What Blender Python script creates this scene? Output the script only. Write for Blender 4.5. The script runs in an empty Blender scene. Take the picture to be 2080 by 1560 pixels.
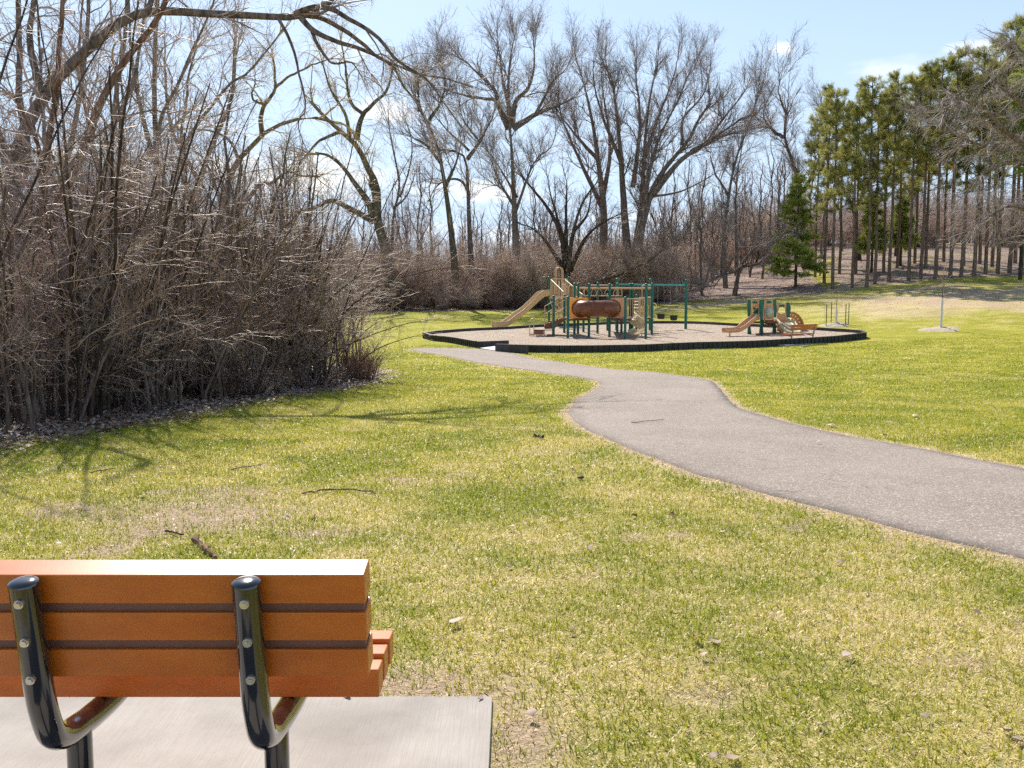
import bpy, bmesh, math, random
import numpy as np
from mathutils import Vector, Matrix
random.seed(7)
RNG = np.random.default_rng(11)
SC = bpy.context.scene
COL = SC.collection
R = math.radians
F, CU, CV, HOR, EYE = 1950.0, 1040.0, 780.0, 588.0, 1.55
PITCH = math.atan((CV - HOR) / F)
SUN_AZ, SUN_EL = R(-16), R(41)          # azimuth from straight ahead, positive to the right

# ------------------------------------------------------------------ terrain
def ss(a, b, x):
    t = np.clip((np.asarray(x, float) - a) / (b - a), 0, 1)
    return t * t * (3 - 2 * t)
def terr(x, y):
    x = np.asarray(x, float); y = np.asarray(y, float)
    z = np.interp(y, [-50, 4, 8, 12, 17, 22, 28, 35, 41, 46, 50, 55, 65, 75, 100, 200, 600],
                  [0, 0, -.1, -.25, -.42, -.6, -.76, -.87, -.9, -.89, -.8, -.66, -.45, -.25, .3, 2.6, 6])
    a = np.interp(y, [25, 32, 46, 58, 70, 90, 120, 200, 600], [0, .12, 1.25, 2.2, 3.1, 4.6, 6.5, 8, 9])
    b = ss(5, 40, x)
    z = z + a * b
    z = z + .03 * np.sin(x * .9 + 1.3) * np.sin(y * .7) * ss(3, 9, np.abs(y) + np.abs(x) * .5)
    z = z - .35 * ss(-8, -16, x) * ss(3, 10, y)
    return z
def tz(x, y): return float(terr(x, y))

def ray(u, v):
    c, s = math.cos(PITCH), math.sin(PITCH)
    a, b = (u - CU) / F, (v - CV) / F
    return np.array([a, c - b * s, -s - b * c])
def at(u, v, D):
    d = ray(u, v); d = d / d[1] * D
    return Vector((d[0], D, EYE + d[2]))
def ground(u, v, h=0.0):
    d = ray(u, v); d = d / d[1]
    ys = np.concatenate([np.arange(1, 60, .05), np.arange(60, 300, .3)])
    zs = EYE + d[2] * ys
    g = terr(d[0] * ys, ys) + h
    k = np.argmax(zs < g)
    if not (zs < g).any(): k = len(ys) - 1
    y0, y1 = ys[max(k - 1, 0)], ys[k]
    for _ in range(25):
        m = (y0 + y1) / 2
        if EYE + d[2] * m < tz(d[0] * m, m) + h: y1 = m
        else: y0 = m
    return Vector((d[0] * y1, y1, EYE + d[2] * y1))

# ------------------------------------------------------------------ objects
def tag(o, label=None, cat=None, group=None, kind=None):
    if label: o['label'] = label
    if cat: o['category'] = cat
    if group: o['group'] = group
    if kind: o['kind'] = kind
    return o
def empty(name, loc, label=None, cat=None, group=None):
    o = bpy.data.objects.new(name, None); COL.objects.link(o); o.location = loc
    o.empty_display_size = .2
    return tag(o, label, cat, group)
def link(name, me, parent=None, mat=None):
    o = bpy.data.objects.new(name, me); COL.objects.link(o)
    if mat is not None and not me.materials: me.materials.append(mat)
    if parent is not None:
        o.parent = parent
        bpy.context.view_layer.update() if False else None
        o.matrix_parent_inverse = Matrix.Translation(parent.location).inverted()
    return o
def mesh_np(name, V, faces, smooth=True):
    """V (n,3); faces: list of (m,k) index arrays"""
    me = bpy.data.meshes.new(name)
    V = np.ascontiguousarray(V, dtype=np.float32)
    faces = [np.asarray(f, dtype=np.int32) for f in faces if len(f)]
    me.vertices.add(len(V)); me.vertices.foreach_set('co', V.ravel())
    loops = np.concatenate([f.ravel() for f in faces])
    sizes = np.concatenate([np.full(len(f), f.shape[1], np.int32) for f in faces])
    starts = np.concatenate([[0], np.cumsum(sizes)[:-1]]).astype(np.int32)
    me.loops.add(len(loops)); me.loops.foreach_set('vertex_index', loops)
    me.polygons.add(len(sizes)); me.polygons.foreach_set('loop_start', starts)
    if smooth: me.polygons.foreach_set('use_smooth', np.ones(len(sizes), bool))
    me.update(calc_edges=True)
    return me
class MB:
    """collects simple solids in world space into one mesh"""
    def __init__(s): s.V = []; s.Fc = []; s.sm = []
    def add(s, vs, fs, smooth=False):
        n = len(s.V); s.V += [tuple(v) for v in vs]
        s.Fc += [tuple(i + n for i in f) for f in fs]; s.sm += [smooth] * len(fs); return s
    def box(s, c, sx, sy, sz, rot=None, bev=0.0):
        """box centred at c; rot: 3x3"""
        bm = bmesh.new(); bmesh.ops.create_cube(bm, size=1)
        bmesh.ops.scale(bm, vec=(sx, sy, sz), verts=bm.verts)
        if bev: bmesh.ops.bevel(bm, geom=bm.edges[:], offset=bev, segments=2, affect='EDGES', profile=.5)
        if rot is not None: bmesh.ops.rotate(bm, matrix=rot, verts=bm.verts)
        bmesh.ops.translate(bm, vec=c, verts=bm.verts)
        bm.verts.index_update()
        s.add([v.co[:] for v in bm.verts], [[v.index for v in f.verts] for f in bm.faces]); bm.free(); return s
    def tube(s, pts, r, n=8, caps=True, closed=False):
        pts = [Vector(p) for p in pts]
        rr = r if isinstance(r, (list, tuple)) else [r] * len(pts)
        N = len(pts); rings = []; up = None
        for i, p in enumerate(pts):
            if closed: t = pts[(i + 1) % N] - pts[i - 1]
            else: t = pts[min(i + 1, N - 1)] - pts[max(i - 1, 0)]
            t.normalize()
            if up is None:
                up = t.orthogonal().normalized()
            up = (up - t * up.dot(t)).normalized(); w = t.cross(up)
            rings.append([p + rr[i] * (math.cos(a) * up + math.sin(a) * w) for a in [2 * math.pi * k / n for k in range(n)]])
        vs = [v for q in rings for v in q]; fs = []
        for i in range(N if closed else N - 1):
            j = (i + 1) % N
            for k in range(n):
                k2 = (k + 1) % n; fs.append((i * n + k, i * n + k2, j * n + k2, j * n + k))
        s.add(vs, fs, True)
        if caps and not closed:
            s.add(rings[0], [tuple(range(n))[::-1]]); s.add(rings[-1], [tuple(range(n))])
        return s
    def quad(s, a, b, c, d): return s.add([a, b, c, d], [(0, 1, 2, 3)])
    def prism(s, poly, off):
        """poly: list of points, extruded by vector off"""
        n = len(poly); off = Vector(off); P = [Vector(p) for p in poly]
        s.add(P + [p + off for p in P], [tuple(range(n))[::-1], tuple(range(n, 2 * n))] + [(i, (i + 1) % n, n + (i + 1) % n, n + i) for i in range(n)]); return s
    def sphere(s, c, r, sz=1.0, n=12, m=8):
        vs = []; fs = []
        for i in range(m + 1):
            a = math.pi * i / m
            for k in range(n):
                b = 2 * math.pi * k / n
                vs.append((c[0] + r * math.sin(a) * math.cos(b), c[1] + r * math.sin(a) * math.sin(b), c[2] + r * sz * math.cos(a)))
        for i in range(m):
            for k in range(n): fs.append((i * n + k, (i + 1) * n + k, (i + 1) * n + (k + 1) % n, i * n + (k + 1) % n))
        return s.add(vs, fs, True)
    def build(s, name, mat, parent=None, ang=40):
        me = bpy.data.meshes.new(name); me.from_pydata(s.V, [], s.Fc); me.update()
        bm = bmesh.new(); bm.from_mesh(me); bmesh.ops.remove_doubles(bm, verts=bm.verts, dist=1e-5)
        bmesh.ops.recalc_face_normals(bm, faces=bm.faces) if len(bm.faces) < 60000 else None
        bm.to_mesh(me); bm.free()
        try:
            me.polygons.foreach_set('use_smooth', [True] * len(me.polygons))
            me.set_sharp_from_angle(angle=R(ang))
        except Exception: pass
        return link(name, me, parent, mat)
def catmull(P, n=6):
    P = [np.array(p, float) for p in P]; out = []
    Q = [2 * P[0] - P[1]] + P + [2 * P[-1] - P[-2]]
    for i in range(1, len(Q) - 2):
        for k in range(n):
            t = k / n; a, b, c, d = Q[i - 1], Q[i], Q[i + 1], Q[i + 2]
            out.append(.5 * ((2 * b) + (c - a) * t + (2 * a - 5 * b + 4 * c - d) * t * t + (3 * b - a - 3 * c + d) * t ** 3))
    out.append(P[-1]); return out
def resample(P, K):
    P = np.array(P, float); s = np.concatenate([[0], np.cumsum(np.linalg.norm(np.diff(P, axis=0), axis=1))])
    t = np.linspace(0, s[-1], K)
    return np.stack([np.interp(t, s, P[:, i]) for i in range(P.shape[1])], 1)
def poly_sd(x, y, poly):
    """signed distance, positive inside"""
    x = np.asarray(x, float); y = np.asarray(y, float); poly = np.array(poly, float)[:, :2]
    d2 = np.full(x.shape, 1e18); ins = np.zeros(x.shape, bool); n = len(poly)
    for i in range(n):
        a, b = poly[i], poly[(i + 1) % n]; e = b - a; L = (e ** 2).sum() + 1e-12
        t = np.clip(((x - a[0]) * e[0] + (y - a[1]) * e[1]) / L, 0, 1)
        d2 = np.minimum(d2, (x - a[0] - t * e[0]) ** 2 + (y - a[1] - t * e[1]) ** 2)
        c = ((a[1] > y) != (b[1] > y))
        with np.errstate(divide='ignore', invalid='ignore'):
            xi = a[0] + (y - a[1]) * e[0] / (e[1] if abs(e[1]) > 1e-12 else 1e-12)
        ins ^= c & (x < xi)
    d = np.sqrt(d2); return np.where(ins, d, -d)

# ------------------------------------------------------------------ materials
class NT:
    def __init__(s, name):
        s.m = bpy.data.materials.new(name); s.m.use_nodes = True; s.t = s.m.node_tree; s.n = s.t.nodes; s.l = s.t.links
        s.b = s.n['Principled BSDF']
    def node(s, ty, **kw):
        o = s.n.new(ty)
        for k, v in kw.items():
            if k.startswith('i_'): o.inputs[k[2:].replace('_', ' ')].default_value = v
            else: setattr(o, k, v)
        return o
    def link(s, a, b): s.l.new(a, b)
    def noise(s, vec, scale, detail=4, rough=.6, dist=0):
        o = s.node('ShaderNodeTexNoise', i_Scale=scale, i_Detail=detail, i_Roughness=rough, i_Distortion=dist)
        if vec is not None: s.link(vec, o.inputs['Vector'])
        return o.outputs['Fac']
    def ramp(s, f, stops, interp='LINEAR'):
        o = s.node('ShaderNodeValToRGB'); o.color_ramp.interpolation = interp
        e = o.color_ramp.elements
        while len(e) < len(stops): e.new(.5)
        for q, (p, c) in zip(e, stops): q.position = p; q.color = (*c, 1) if len(c) == 3 else c
        s.link(f, o.inputs[0]); return o.outputs[0]
    def sm(s, f, a, b, o0=0., o1=1.):
        o = s.node('ShaderNodeMapRange', interpolation_type='SMOOTHSTEP')
        s.link(f, o.inputs['Value'])
        for k, v in zip(('From Min', 'From Max', 'To Min', 'To Max'), (a, b, o0, o1)): o.inputs[k].default_value = v
        return o.outputs[0]
    def mix(s, f, a, b, mode='MIX'):
        o = s.node('ShaderNodeMix', data_type='RGBA', blend_type=mode)
        for k, v in ((0, f), (6, a), (7, b)):
            if hasattr(v, 'node'): s.link(v, o.inputs[k])
            elif k == 0: o.inputs[0].default_value = v
            else: o.inputs[k].default_value = (*v, 1)
        return o.outputs[2]
    def math(s, op, a, b=None):
        o = s.node('ShaderNodeMath', operation=op)
        for k, v in ((0, a), (1, b)):
            if v is None: continue
            if hasattr(v, 'node'): s.link(v, o.inputs[k])
            else: o.inputs[k].default_value = v
        return o.outputs[0]
    def base(s, c):
        if hasattr(c, 'node'): s.link(c, s.b.inputs['Base Color'])
        else: s.b.inputs['Base Color'].default_value = (*c, 1)
    def bump(s, h, strength=.3, dist=.01):
        o = s.node('ShaderNodeBump', i_Strength=strength, i_Distance=dist); s.link(h, o.inputs['Height']); s.link(o.outputs[0], s.b.inputs['Normal'])
    def set(s, **kw):
        for k, v in kw.items():
            k = k.replace('_', ' ')
            if k in s.b.inputs: s.b.inputs[k].default_value = v
        return s
    def pos(s): return s.node('ShaderNodeNewGeometry').outputs['Position']
    def obj(s): return s.node('ShaderNodeTexCoord').outputs['Object']

def plastic(name, c, rough=.4, var=.12, spec=.5, bump=.15, scale=8, coat=0):
    t = NT(name); p = t.obj(); n = t.noise(p, scale, 5)
    t.base(t.mix(t.sm(n, .3, .7), tuple(x * (1 - var) for x in c), tuple(min(1, x * (1 + var)) for x in c)))
    t.set(Roughness=rough, Specular_IOR_Level=spec, Coat_Weight=coat, Coat_Roughness=.08)
    t.bump(t.noise(p, scale * 12, 3), bump, .002); return t.m
M = {}
M['green'] = plastic('green_powder_coat', (.006, .15, .10), .42)
M['teal'] = plastic('teal_rail_paint', (.08, .42, .36), .35)
M['beige'] = plastic('beige_plastic', (.74, .53, .31), .45)
M['tan'] = plastic('tan_plastic', (.66, .42, .23), .45)
M['yellow_tan'] = plastic('yellow_tan_panel', (.78, .44, .12), .5)
M['cream'] = plastic('cream_plastic', (.80, .68, .48), .4)
M['brown'] = plastic('brown_plastic', (.25, .085, .032), .27)
M['brown_deck'] = plastic('brown_deck_coating', (.14, .045, .03), .5)
M['black_rubber'] = plastic('black_rubber', (.02, .02, .02), .6)
M['black_plastic'] = plastic('weathered_black_plastic', (.045, .045, .043), .6, .4, scale=2)
M['border_top'] = M['black_plastic']
M['grey_metal'] = plastic('galvanised_metal', (.30, .30, .29), .45)
M['black_paint'] = plastic('gloss_black_pipe', (.006, .006, .007), .13, .2, .6, .05, 6, 1.0)
M['bolt'] = plastic('zinc_bolt', (.62, .58, .52), .3); M['bolt'].node_tree.nodes['Principled BSDF'].inputs['Metallic'].default_value = .8
M['white_guard'] = plastic('white_trunk_guard', (.72, .72, .74), .5)
M['gap_dark'] = plastic('dark_mauve_gap', (.17, .075, .06), .5)
M['stake'] = plastic('dark_green_stake', (.03, .05, .035), .6)
def translucent(mt, f, c):
    t = mt.node_tree; tr = t.nodes.new('ShaderNodeBsdfTranslucent'); tr.inputs[0].default_value = (*c, 1); mx = t.nodes.new('ShaderNodeMixShader'); mx.inputs[0].default_value = f
    t.links.new(t.nodes['Principled BSDF'].outputs[0], mx.inputs[1]); t.links.new(tr.outputs[0], mx.inputs[2]); t.links.new(mx.outputs[0], t.nodes['Material Output'].inputs[0])
translucent(M['cream'], .5, (.95, .85, .62)); translucent(M['yellow_tan'], .35, (.95, .6, .2)); translucent(M['tan'], .25, (.9, .6, .35)); translucent(M['beige'], .2, (.9, .7, .45))
M['window_clear'] = plastic('clear_bubble', (.60, .58, .46), .15)
def wood_plank():
    t = NT('cedar_recycled_plank'); p = t.obj()
    mp = t.node('ShaderNodeMapping'); mp.inputs['Scale'].default_value = (1.0, 3, 3); t.link(p, mp.inputs[0])
    n = t.noise(mp.outputs[0], 5, 6, .6); g = t.noise(p, 260, 3, .6)
    c = t.mix(t.sm(n, .3, .7), (.51, .120, .009), (.61, .158, .015))
    c = t.mix(t.sm(g, .52, .72, 0, .22), c, (.62, .24, .06))
    w = t.node('ShaderNodeTexVoronoi', i_Scale=90.0); t.link(p, w.inputs[0])
    c = t.mix(t.sm(w.outputs['Distance'], .10, .03, 0, .25), c, (.26, .07, .02))
    s = t.noise(mp.outputs[0], 2.3, 8, .7, 1.5); c = t.mix(t.sm(s, .60, .70, 0, .30), c, (.30, .12, .06))
    t.base(c); t.set(Roughness=.36, Specular_IOR_Level=.6)
    t.bump(t.math('ADD', t.math('MULTIPLY', t.noise(p, 260, 4), .7), t.noise(p, 30, 3)), .10, .0012); return t.m
M['plank'] = wood_plank()
def concrete():
    t = NT('broom_finished_concrete'); p = t.pos()
    mp = t.node('ShaderNodeMapping'); mp.inputs['Scale'].default_value = (90, 3.0, 1); mp.inputs['Rotation'].default_value = (0, 0, R(4)); t.link(p, mp.inputs[0])
    st = t.noise(mp.outputs[0], 1.6, 3, .6); big = t.noise(p, 2.2, 6, .6); fine = t.noise(p, 160, 3)
    c = t.mix(t.sm(big, .3, .7), (.36, .325, .285), (.50, .455, .405))
    c = t.mix(t.sm(st, .35, .75, 0, .45), c, (.36, .32, .28)); c = t.mix(t.sm(fine, .62, .8, 0, .5), c, (.2, .17, .15))
    stain_shade = t.noise(p, 1.6, 4, .5, .6); c = t.mix(t.sm(stain_shade, .48, .70, 0, .5), c, (.22, .19, .17))  # broad blotches: stains, with soft branch shadows painted into the concrete colour
    t.base(c); pit = t.node('ShaderNodeTexVoronoi', i_Scale=28.0); t.link(p, pit.inputs[0]); c2 = t.mix(t.sm(pit.outputs['Distance'], .07, .03, 0, .55), c, (.16, .13, .11)); t.base(c2)
    t.set(Roughness=.85, Specular_IOR_Level=.3); t.bump(st, .7, .004); return t.m
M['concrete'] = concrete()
def asphalt():
    t = NT('worn_asphalt'); p = t.pos()
    v = t.node('ShaderNodeTexVoronoi', i_Scale=95.0); t.link(p, v.inputs[0])
    big = t.noise(p, .8, 5, .6); mid = t.noise(p, 9, 5, .65); f = t.noise(p, 70, 4, .7)
    c = t.mix(t.sm(big, .3, .7), (.275, .225, .185), (.345, .285, .238))
    c = t.mix(t.sm(mid, .45, .75, 0, .35), c, (.23, .195, .165))
    c = t.mix(t.sm(f, .52, .66, 0, .65), c, (.15, .125, .105))
    vc = t.node('ShaderNodeSeparateColor'); t.link(v.outputs['Color'], vc.inputs[0])
    c = t.mix(t.sm(vc.outputs[0], .80, .92, 0, .75), c, (.62, .56, .49))
    at_ = t.node('ShaderNodeAttribute', attribute_name='edge')
    e = t.math('ADD', at_.outputs['Fac'], t.math('MULTIPLY', t.math('SUBTRACT', mid, .5), .9))
    c = t.mix(t.sm(e, .45, .95, 0, .3), c, (.14, .11, .105))
    cr = t.node('ShaderNodeTexVoronoi', feature='DISTANCE_TO_EDGE', i_Scale=.33)
    d = t.node('ShaderNodeVectorMath', operation='ADD'); t.link(p, d.inputs[0])
    nz = t.node('ShaderNodeTexNoise', i_Scale=1.5, i_Detail=6.0); t.link(p, nz.inputs['Vector']); t.link(nz.outputs['Color'], d.inputs[1]); t.link(d.outputs[0], cr.inputs['Vector'])
    c = t.mix(t.sm(cr.outputs['Distance'], .0025, .0006, 0, .45), c, (.05, .04, .04))
    t.base(c); t.set(Roughness=.9, Specular_IOR_Level=.3); t.bump(t.math('ADD', f, t.math('MULTIPLY', mid, .5)), .9, .008); return t.m
M['asphalt'] = asphalt()
def chips():
    t = NT('wood_chip_surfacing'); p = t.pos()
    v = t.node('ShaderNodeTexVoronoi', i_Scale=22.0); t.link(p, v.inputs[0])
    vc = t.node('ShaderNodeSeparateColor'); t.link(v.outputs['Color'], vc.inputs[0])
    c = t.ramp(vc.outputs[0], [(0, (.30, .22, .155)), (.35, (.48, .375, .285)), (.7, (.60, .485, .38)), (1, (.74, .63, .52))])
    b = t.noise(p, .5, 5, .65); c = t.mix(t.sm(b, .4, .7, 0, .3), c, (.36, .27, .20))
    t.base(c); t.set(Roughness=.95, Specular_IOR_Level=.2); t.bump(v.outputs['Distance'], 1, .04); return t.m
M['chips'] = chips()
M['mulch'] = plastic('pale_mulch', (.50, .42, .32), .9, .3, .2, 1.0, 14)
def bark(name, a, b, sc=9, moss=None):
    t = NT(name); p = t.obj()
    mp = t.node('ShaderNodeMapping'); mp.inputs['Scale'].default_value = (1, 1, .22); t.link(p, mp.inputs[0])
    n = t.noise(mp.outputs[0], sc, 6, .7, .3); c = t.mix(t.sm(n, .35, .65), a, b)
    if moss: c = t.mix(t.sm(t.noise(p, 1.3, 4), .5, .7, 0, .6), c, moss)
    t.base(c); t.set(Roughness=.9, Specular_IOR_Level=.25); t.bump(n, .9, .03); return t.m
M['bark'] = bark('grey_brown_bark', (.08, .058, .043), (.27, .205, .16))
M['bark_grey'] = bark('grey_bark', (.09, .073, .06), (.32, .26, .21))
M['bark_mossy'] = bark('greenish_bark', (.055, .045, .028), (.22, .18, .115), 9, (.16, .15, .055))
M['bark_dark'] = bark('dark_bark', (.03, .021, .015), (.12, .086, .064))
M['bark_willow'] = bark('willow_bark', (.09, .065, .03), (.30, .225, .12), 7, (.30, .21, .07))
M['bark_pine'] = bark('pine_bark', (.10, .068, .05), (.30, .215, .16), 12)
M['bark_red'] = bark('reddish_stem_bark', (.10, .05, .03), (.30, .18, .12))
def twig(name, a, b, rough=.6):
    t = NT(name); p = t.pos(); n = t.noise(p, 1.4, 3, .55)
    t.base(t.mix(t.sm(n, .35, .65), a, b)); t.set(Roughness=rough, Specular_IOR_Level=.45); return t.m
M['twig'] = twig('grey_twig', (.24, .17, .135), (.64, .51, .42))
M['twig_brown'] = twig('brown_twig', (.22, .135, .10), (.64, .46, .36), .5)
M['twig_red'] = twig('reddish_brush', (.30, .175, .13), (.54, .35, .26))
M['twig_far'] = twig('far_twig', (.22, .17, .15), (.42, .335, .295))
M['twig_willow'] = twig('yellow_willow_twig', (.38, .26, .08), (.62, .45, .17))
M['twig_brush'] = twig('brush_twig', (.42, .29, .215), (.78, .60, .47))
M['twig_pale'] = twig('pale_mauve_twig', (.26, .20, .19), (.46, .38, .37))
M['twig_dark'] = twig('dark_twig', (.14, .10, .08), (.30, .225, .18))
def needle(name, a, b, c):
    t = NT(name); p = t.pos(); n = t.noise(p, .7, 4, .7); n2 = t.noise(p, 5, 2, .6)
    q = t.mix(t.sm(n, .35, .65), a, b); q = t.mix(t.sm(n2, .5, .75, 0, .6), q, c)
    t.base(q); t.set(Roughness=.5, Specular_IOR_Level=.4)
    try: t.set(Transmission_Weight=0.0)
    except Exception: pass
    tr = t.node('ShaderNodeBsdfTranslucent'); t.link(q, tr.inputs[0]); mx = t.node('ShaderNodeMixShader'); mx.inputs[0].default_value = .5
    out = t.n['Material Output']; t.link(t.b.outputs[0], mx.inputs[1]); t.link(tr.outputs[0], mx.inputs[2]); t.link(mx.outputs[0], out.inputs[0]); return t.m
M['pine_needle'] = needle('pine_needles', (.15, .18, .035), (.46, .44, .11), (.80, .66, .25))
M['spruce_needle'] = needle('spruce_needles', (.22, .32, .05), (.48, .52, .11), (.72, .66, .23))

# lawn colour shared by ground and blades
def lawn_nodes(t, p, blade=None):
    big = t.noise(p, .16, 5, .6, .4); mid = t.noise(p, 1.1, 6, .68, .5); fine = t.noise(p, 7, 5, .7)
    dry = t.node('ShaderNodeAttribute', attribute_name='dry')
    return big, mid, fine, dry
def lawn_mix(t, p, green1, green2, straw, bare, dryfac, k=1.0):
    big = t.noise(p, .13, 4, .6, .3); mid = t.noise(p, .75, 6, .66, .4); fine = t.noise(p, 9, 5, .72)
    g = t.mix(t.sm(mid, .38, .62), green1, green2)
    s = t.math('ADD', t.math('MULTIPLY', big, .55), t.math('MULTIPLY', mid, .85))
    s = t.math('ADD', s, t.math('MULTIPLY', fine, .55))
    s = t.math('ADD', s, dryfac)
    return t.mix(t.sm(s, .93, 1.32, 0, 1), g, straw), s
# ------------------------------------------------------------------ setting: ground
g2 = lambda u, v, h=0.0: tuple(ground(u, v, h))[:2]
FRONT_EDGE = [(-260, 960), (-60, 915), (0, 903), (150, 880), (280, 855), (420, 830), (560, 805), (680, 790), (750, 772)]
fe = [g2(*p) for p in FRONT_EDGE]
thicket_poly = fe + [g2(748, 757), g2(690, 742), g2(560, 738), g2(430, 735), (-11.5, 29), (-14, 36), (-17, 50), (-60, 60), (-60, 2)]
BACK_EDGE = [(430, 641), (600, 637), (780, 634), (900, 632), (1000, 631), (1100, 628), (1200, 622), (1300, 618), (1380, 616), (1450, 608), (1520, 605), (1600, 599), (1680, 596)]
be = [g2(*p) for p in BACK_EDGE]
wood_poly = [(-60, be[0][1])] + be + [(27, 88), (40, 112), (70, 130), (120, 160), (300, 420), (-300, 420), (-300, be[0][1])]
grove_poly = [g2(1640, 592), g2(1700, 590), g2(1800, 584), g2(1880, 577), g2(1960, 571), g2(2080, 565), (60, 62), (110, 120), (40, 120), (27, 92)]
pathR = [(2080, 953), (1960, 930), (1840, 906), (1740, 890), (1640, 868), (1560, 848), (1500, 828), (1478, 810), (1462, 790), (1440, 773), (1380, 763), (1300, 754), (1215, 747), (1130, 735), (1060, 723), (1007, 712)]
pathL = [(2080, 1136), (1960, 1106), (1840, 1076), (1700, 1040), (1560, 1005), (1440, 971), (1340, 935), (1260, 903), (1200, 877), (1165, 855), (1156, 838), (1172, 815), (1200, 797), (1219, 781), (1190, 769), (1100, 756), (1020, 745), (950, 733), (880, 719), (835, 711), (850, 708), (905, 707), (969, 709)]
def world_curve(px, n=5):
    W = [np.array(g2(*p)) for p in px]
    d = (W[0] - W[1]); d = d / np.linalg.norm(d)
    return [W[0] + d * 9, W[0] + d * 4] + W
wr = catmull(world_curve(pathR)); wl = catmull(world_curve(pathL))
def jitter(P, a, seed):
    r = np.random.default_rng(seed); P = resample(P, 260); t = np.gradient(P, axis=0); t /= np.linalg.norm(t, axis=1)[:, None]
    n = np.convolve(r.normal(size=len(P) + 4), np.ones(3) / 3, 'same')[2:-2] * a
    return P + np.stack([-t[:, 1], t[:, 0]], 1) * n[:, None]
wr = jitter(wr, .022, 1); wl = jitter(wl, .022, 2)
path_poly = np.concatenate([wr, wl[::-1]])
pad_poly = [(-2.3, 1.3), (-.075, 1.3), (-.065, 3.5), (-2.3, 3.5)]

def vnoise(x, y, sc, seed=0):
    x = np.asarray(x) * sc; y = np.asarray(y) * sc; xi = np.floor(x).astype(int); yi = np.floor(y).astype(int); fx, fy = x - xi, y - yi; fx = fx * fx * (3 - 2 * fx); fy = fy * fy * (3 - 2 * fy)
    h = lambda a, b: np.modf(np.abs(np.sin(a * 127.1 + b * 311.7 + seed * 17.3) * 43758.5453))[0]
    return (h(xi, yi) * (1 - fx) + h(xi + 1, yi) * fx) * (1 - fy) + (h(xi, yi + 1) * (1 - fx) + h(xi + 1, yi + 1) * fx) * fy
def bareness(x, y):
    b = 0 * np.asarray(x, float)
    for u, v, rx, ry, k in ((400, 1045, .62, .5, 1.0), (330, 1075, .35, .25, .8), (470, 1000, .5, .35, .7), (860, 1395, .35, .18, .8), (1065, 1510, .13, .3, .85), (700, 1080, .3, .2, .4), (1440, 1420, .16, .12, .6), (1400, 1340, .12, .1, .5), (1010, 1395, .2, .12, .6), (860, 975, .5, .4, .35)):
        c = g2(u, v); b = np.maximum(b, k * np.exp(-(((x - c[0]) / rx) ** 2 + ((y - c[1]) / ry) ** 2)))
    n = vnoise(x, y, 2.1, 1) * .55 + vnoise(x, y, 5.3, 2) * .45
    b = b * (.55 + .9 * vnoise(x, y, 9, 3)) + np.clip((n - .66) * 3.2, 0, .75) * (1 - np.clip((np.asarray(y) - 9) / 12, 0, .7))
    if np.ndim(x): b = np.maximum(b, .75 * np.exp(-(np.maximum(-poly_sd(x, y, path_poly), 0) / .11) ** 2) * (np.asarray(y) < 40))
    return np.clip(b, 0, 1)
def axis(lo, hi, d0, growth):
    a = [0.0]; d = d0
    while a[-1] < hi: a.append(a[-1] + d); d *= growth if a[-1] > 6 else 1.0
    b = [0.0]; d = d0
    while b[-1] > lo: b.append(b[-1] - d); d *= growth if b[-1] < -6 else 1.0
    return np.array(b[:0:-1] + a)
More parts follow.
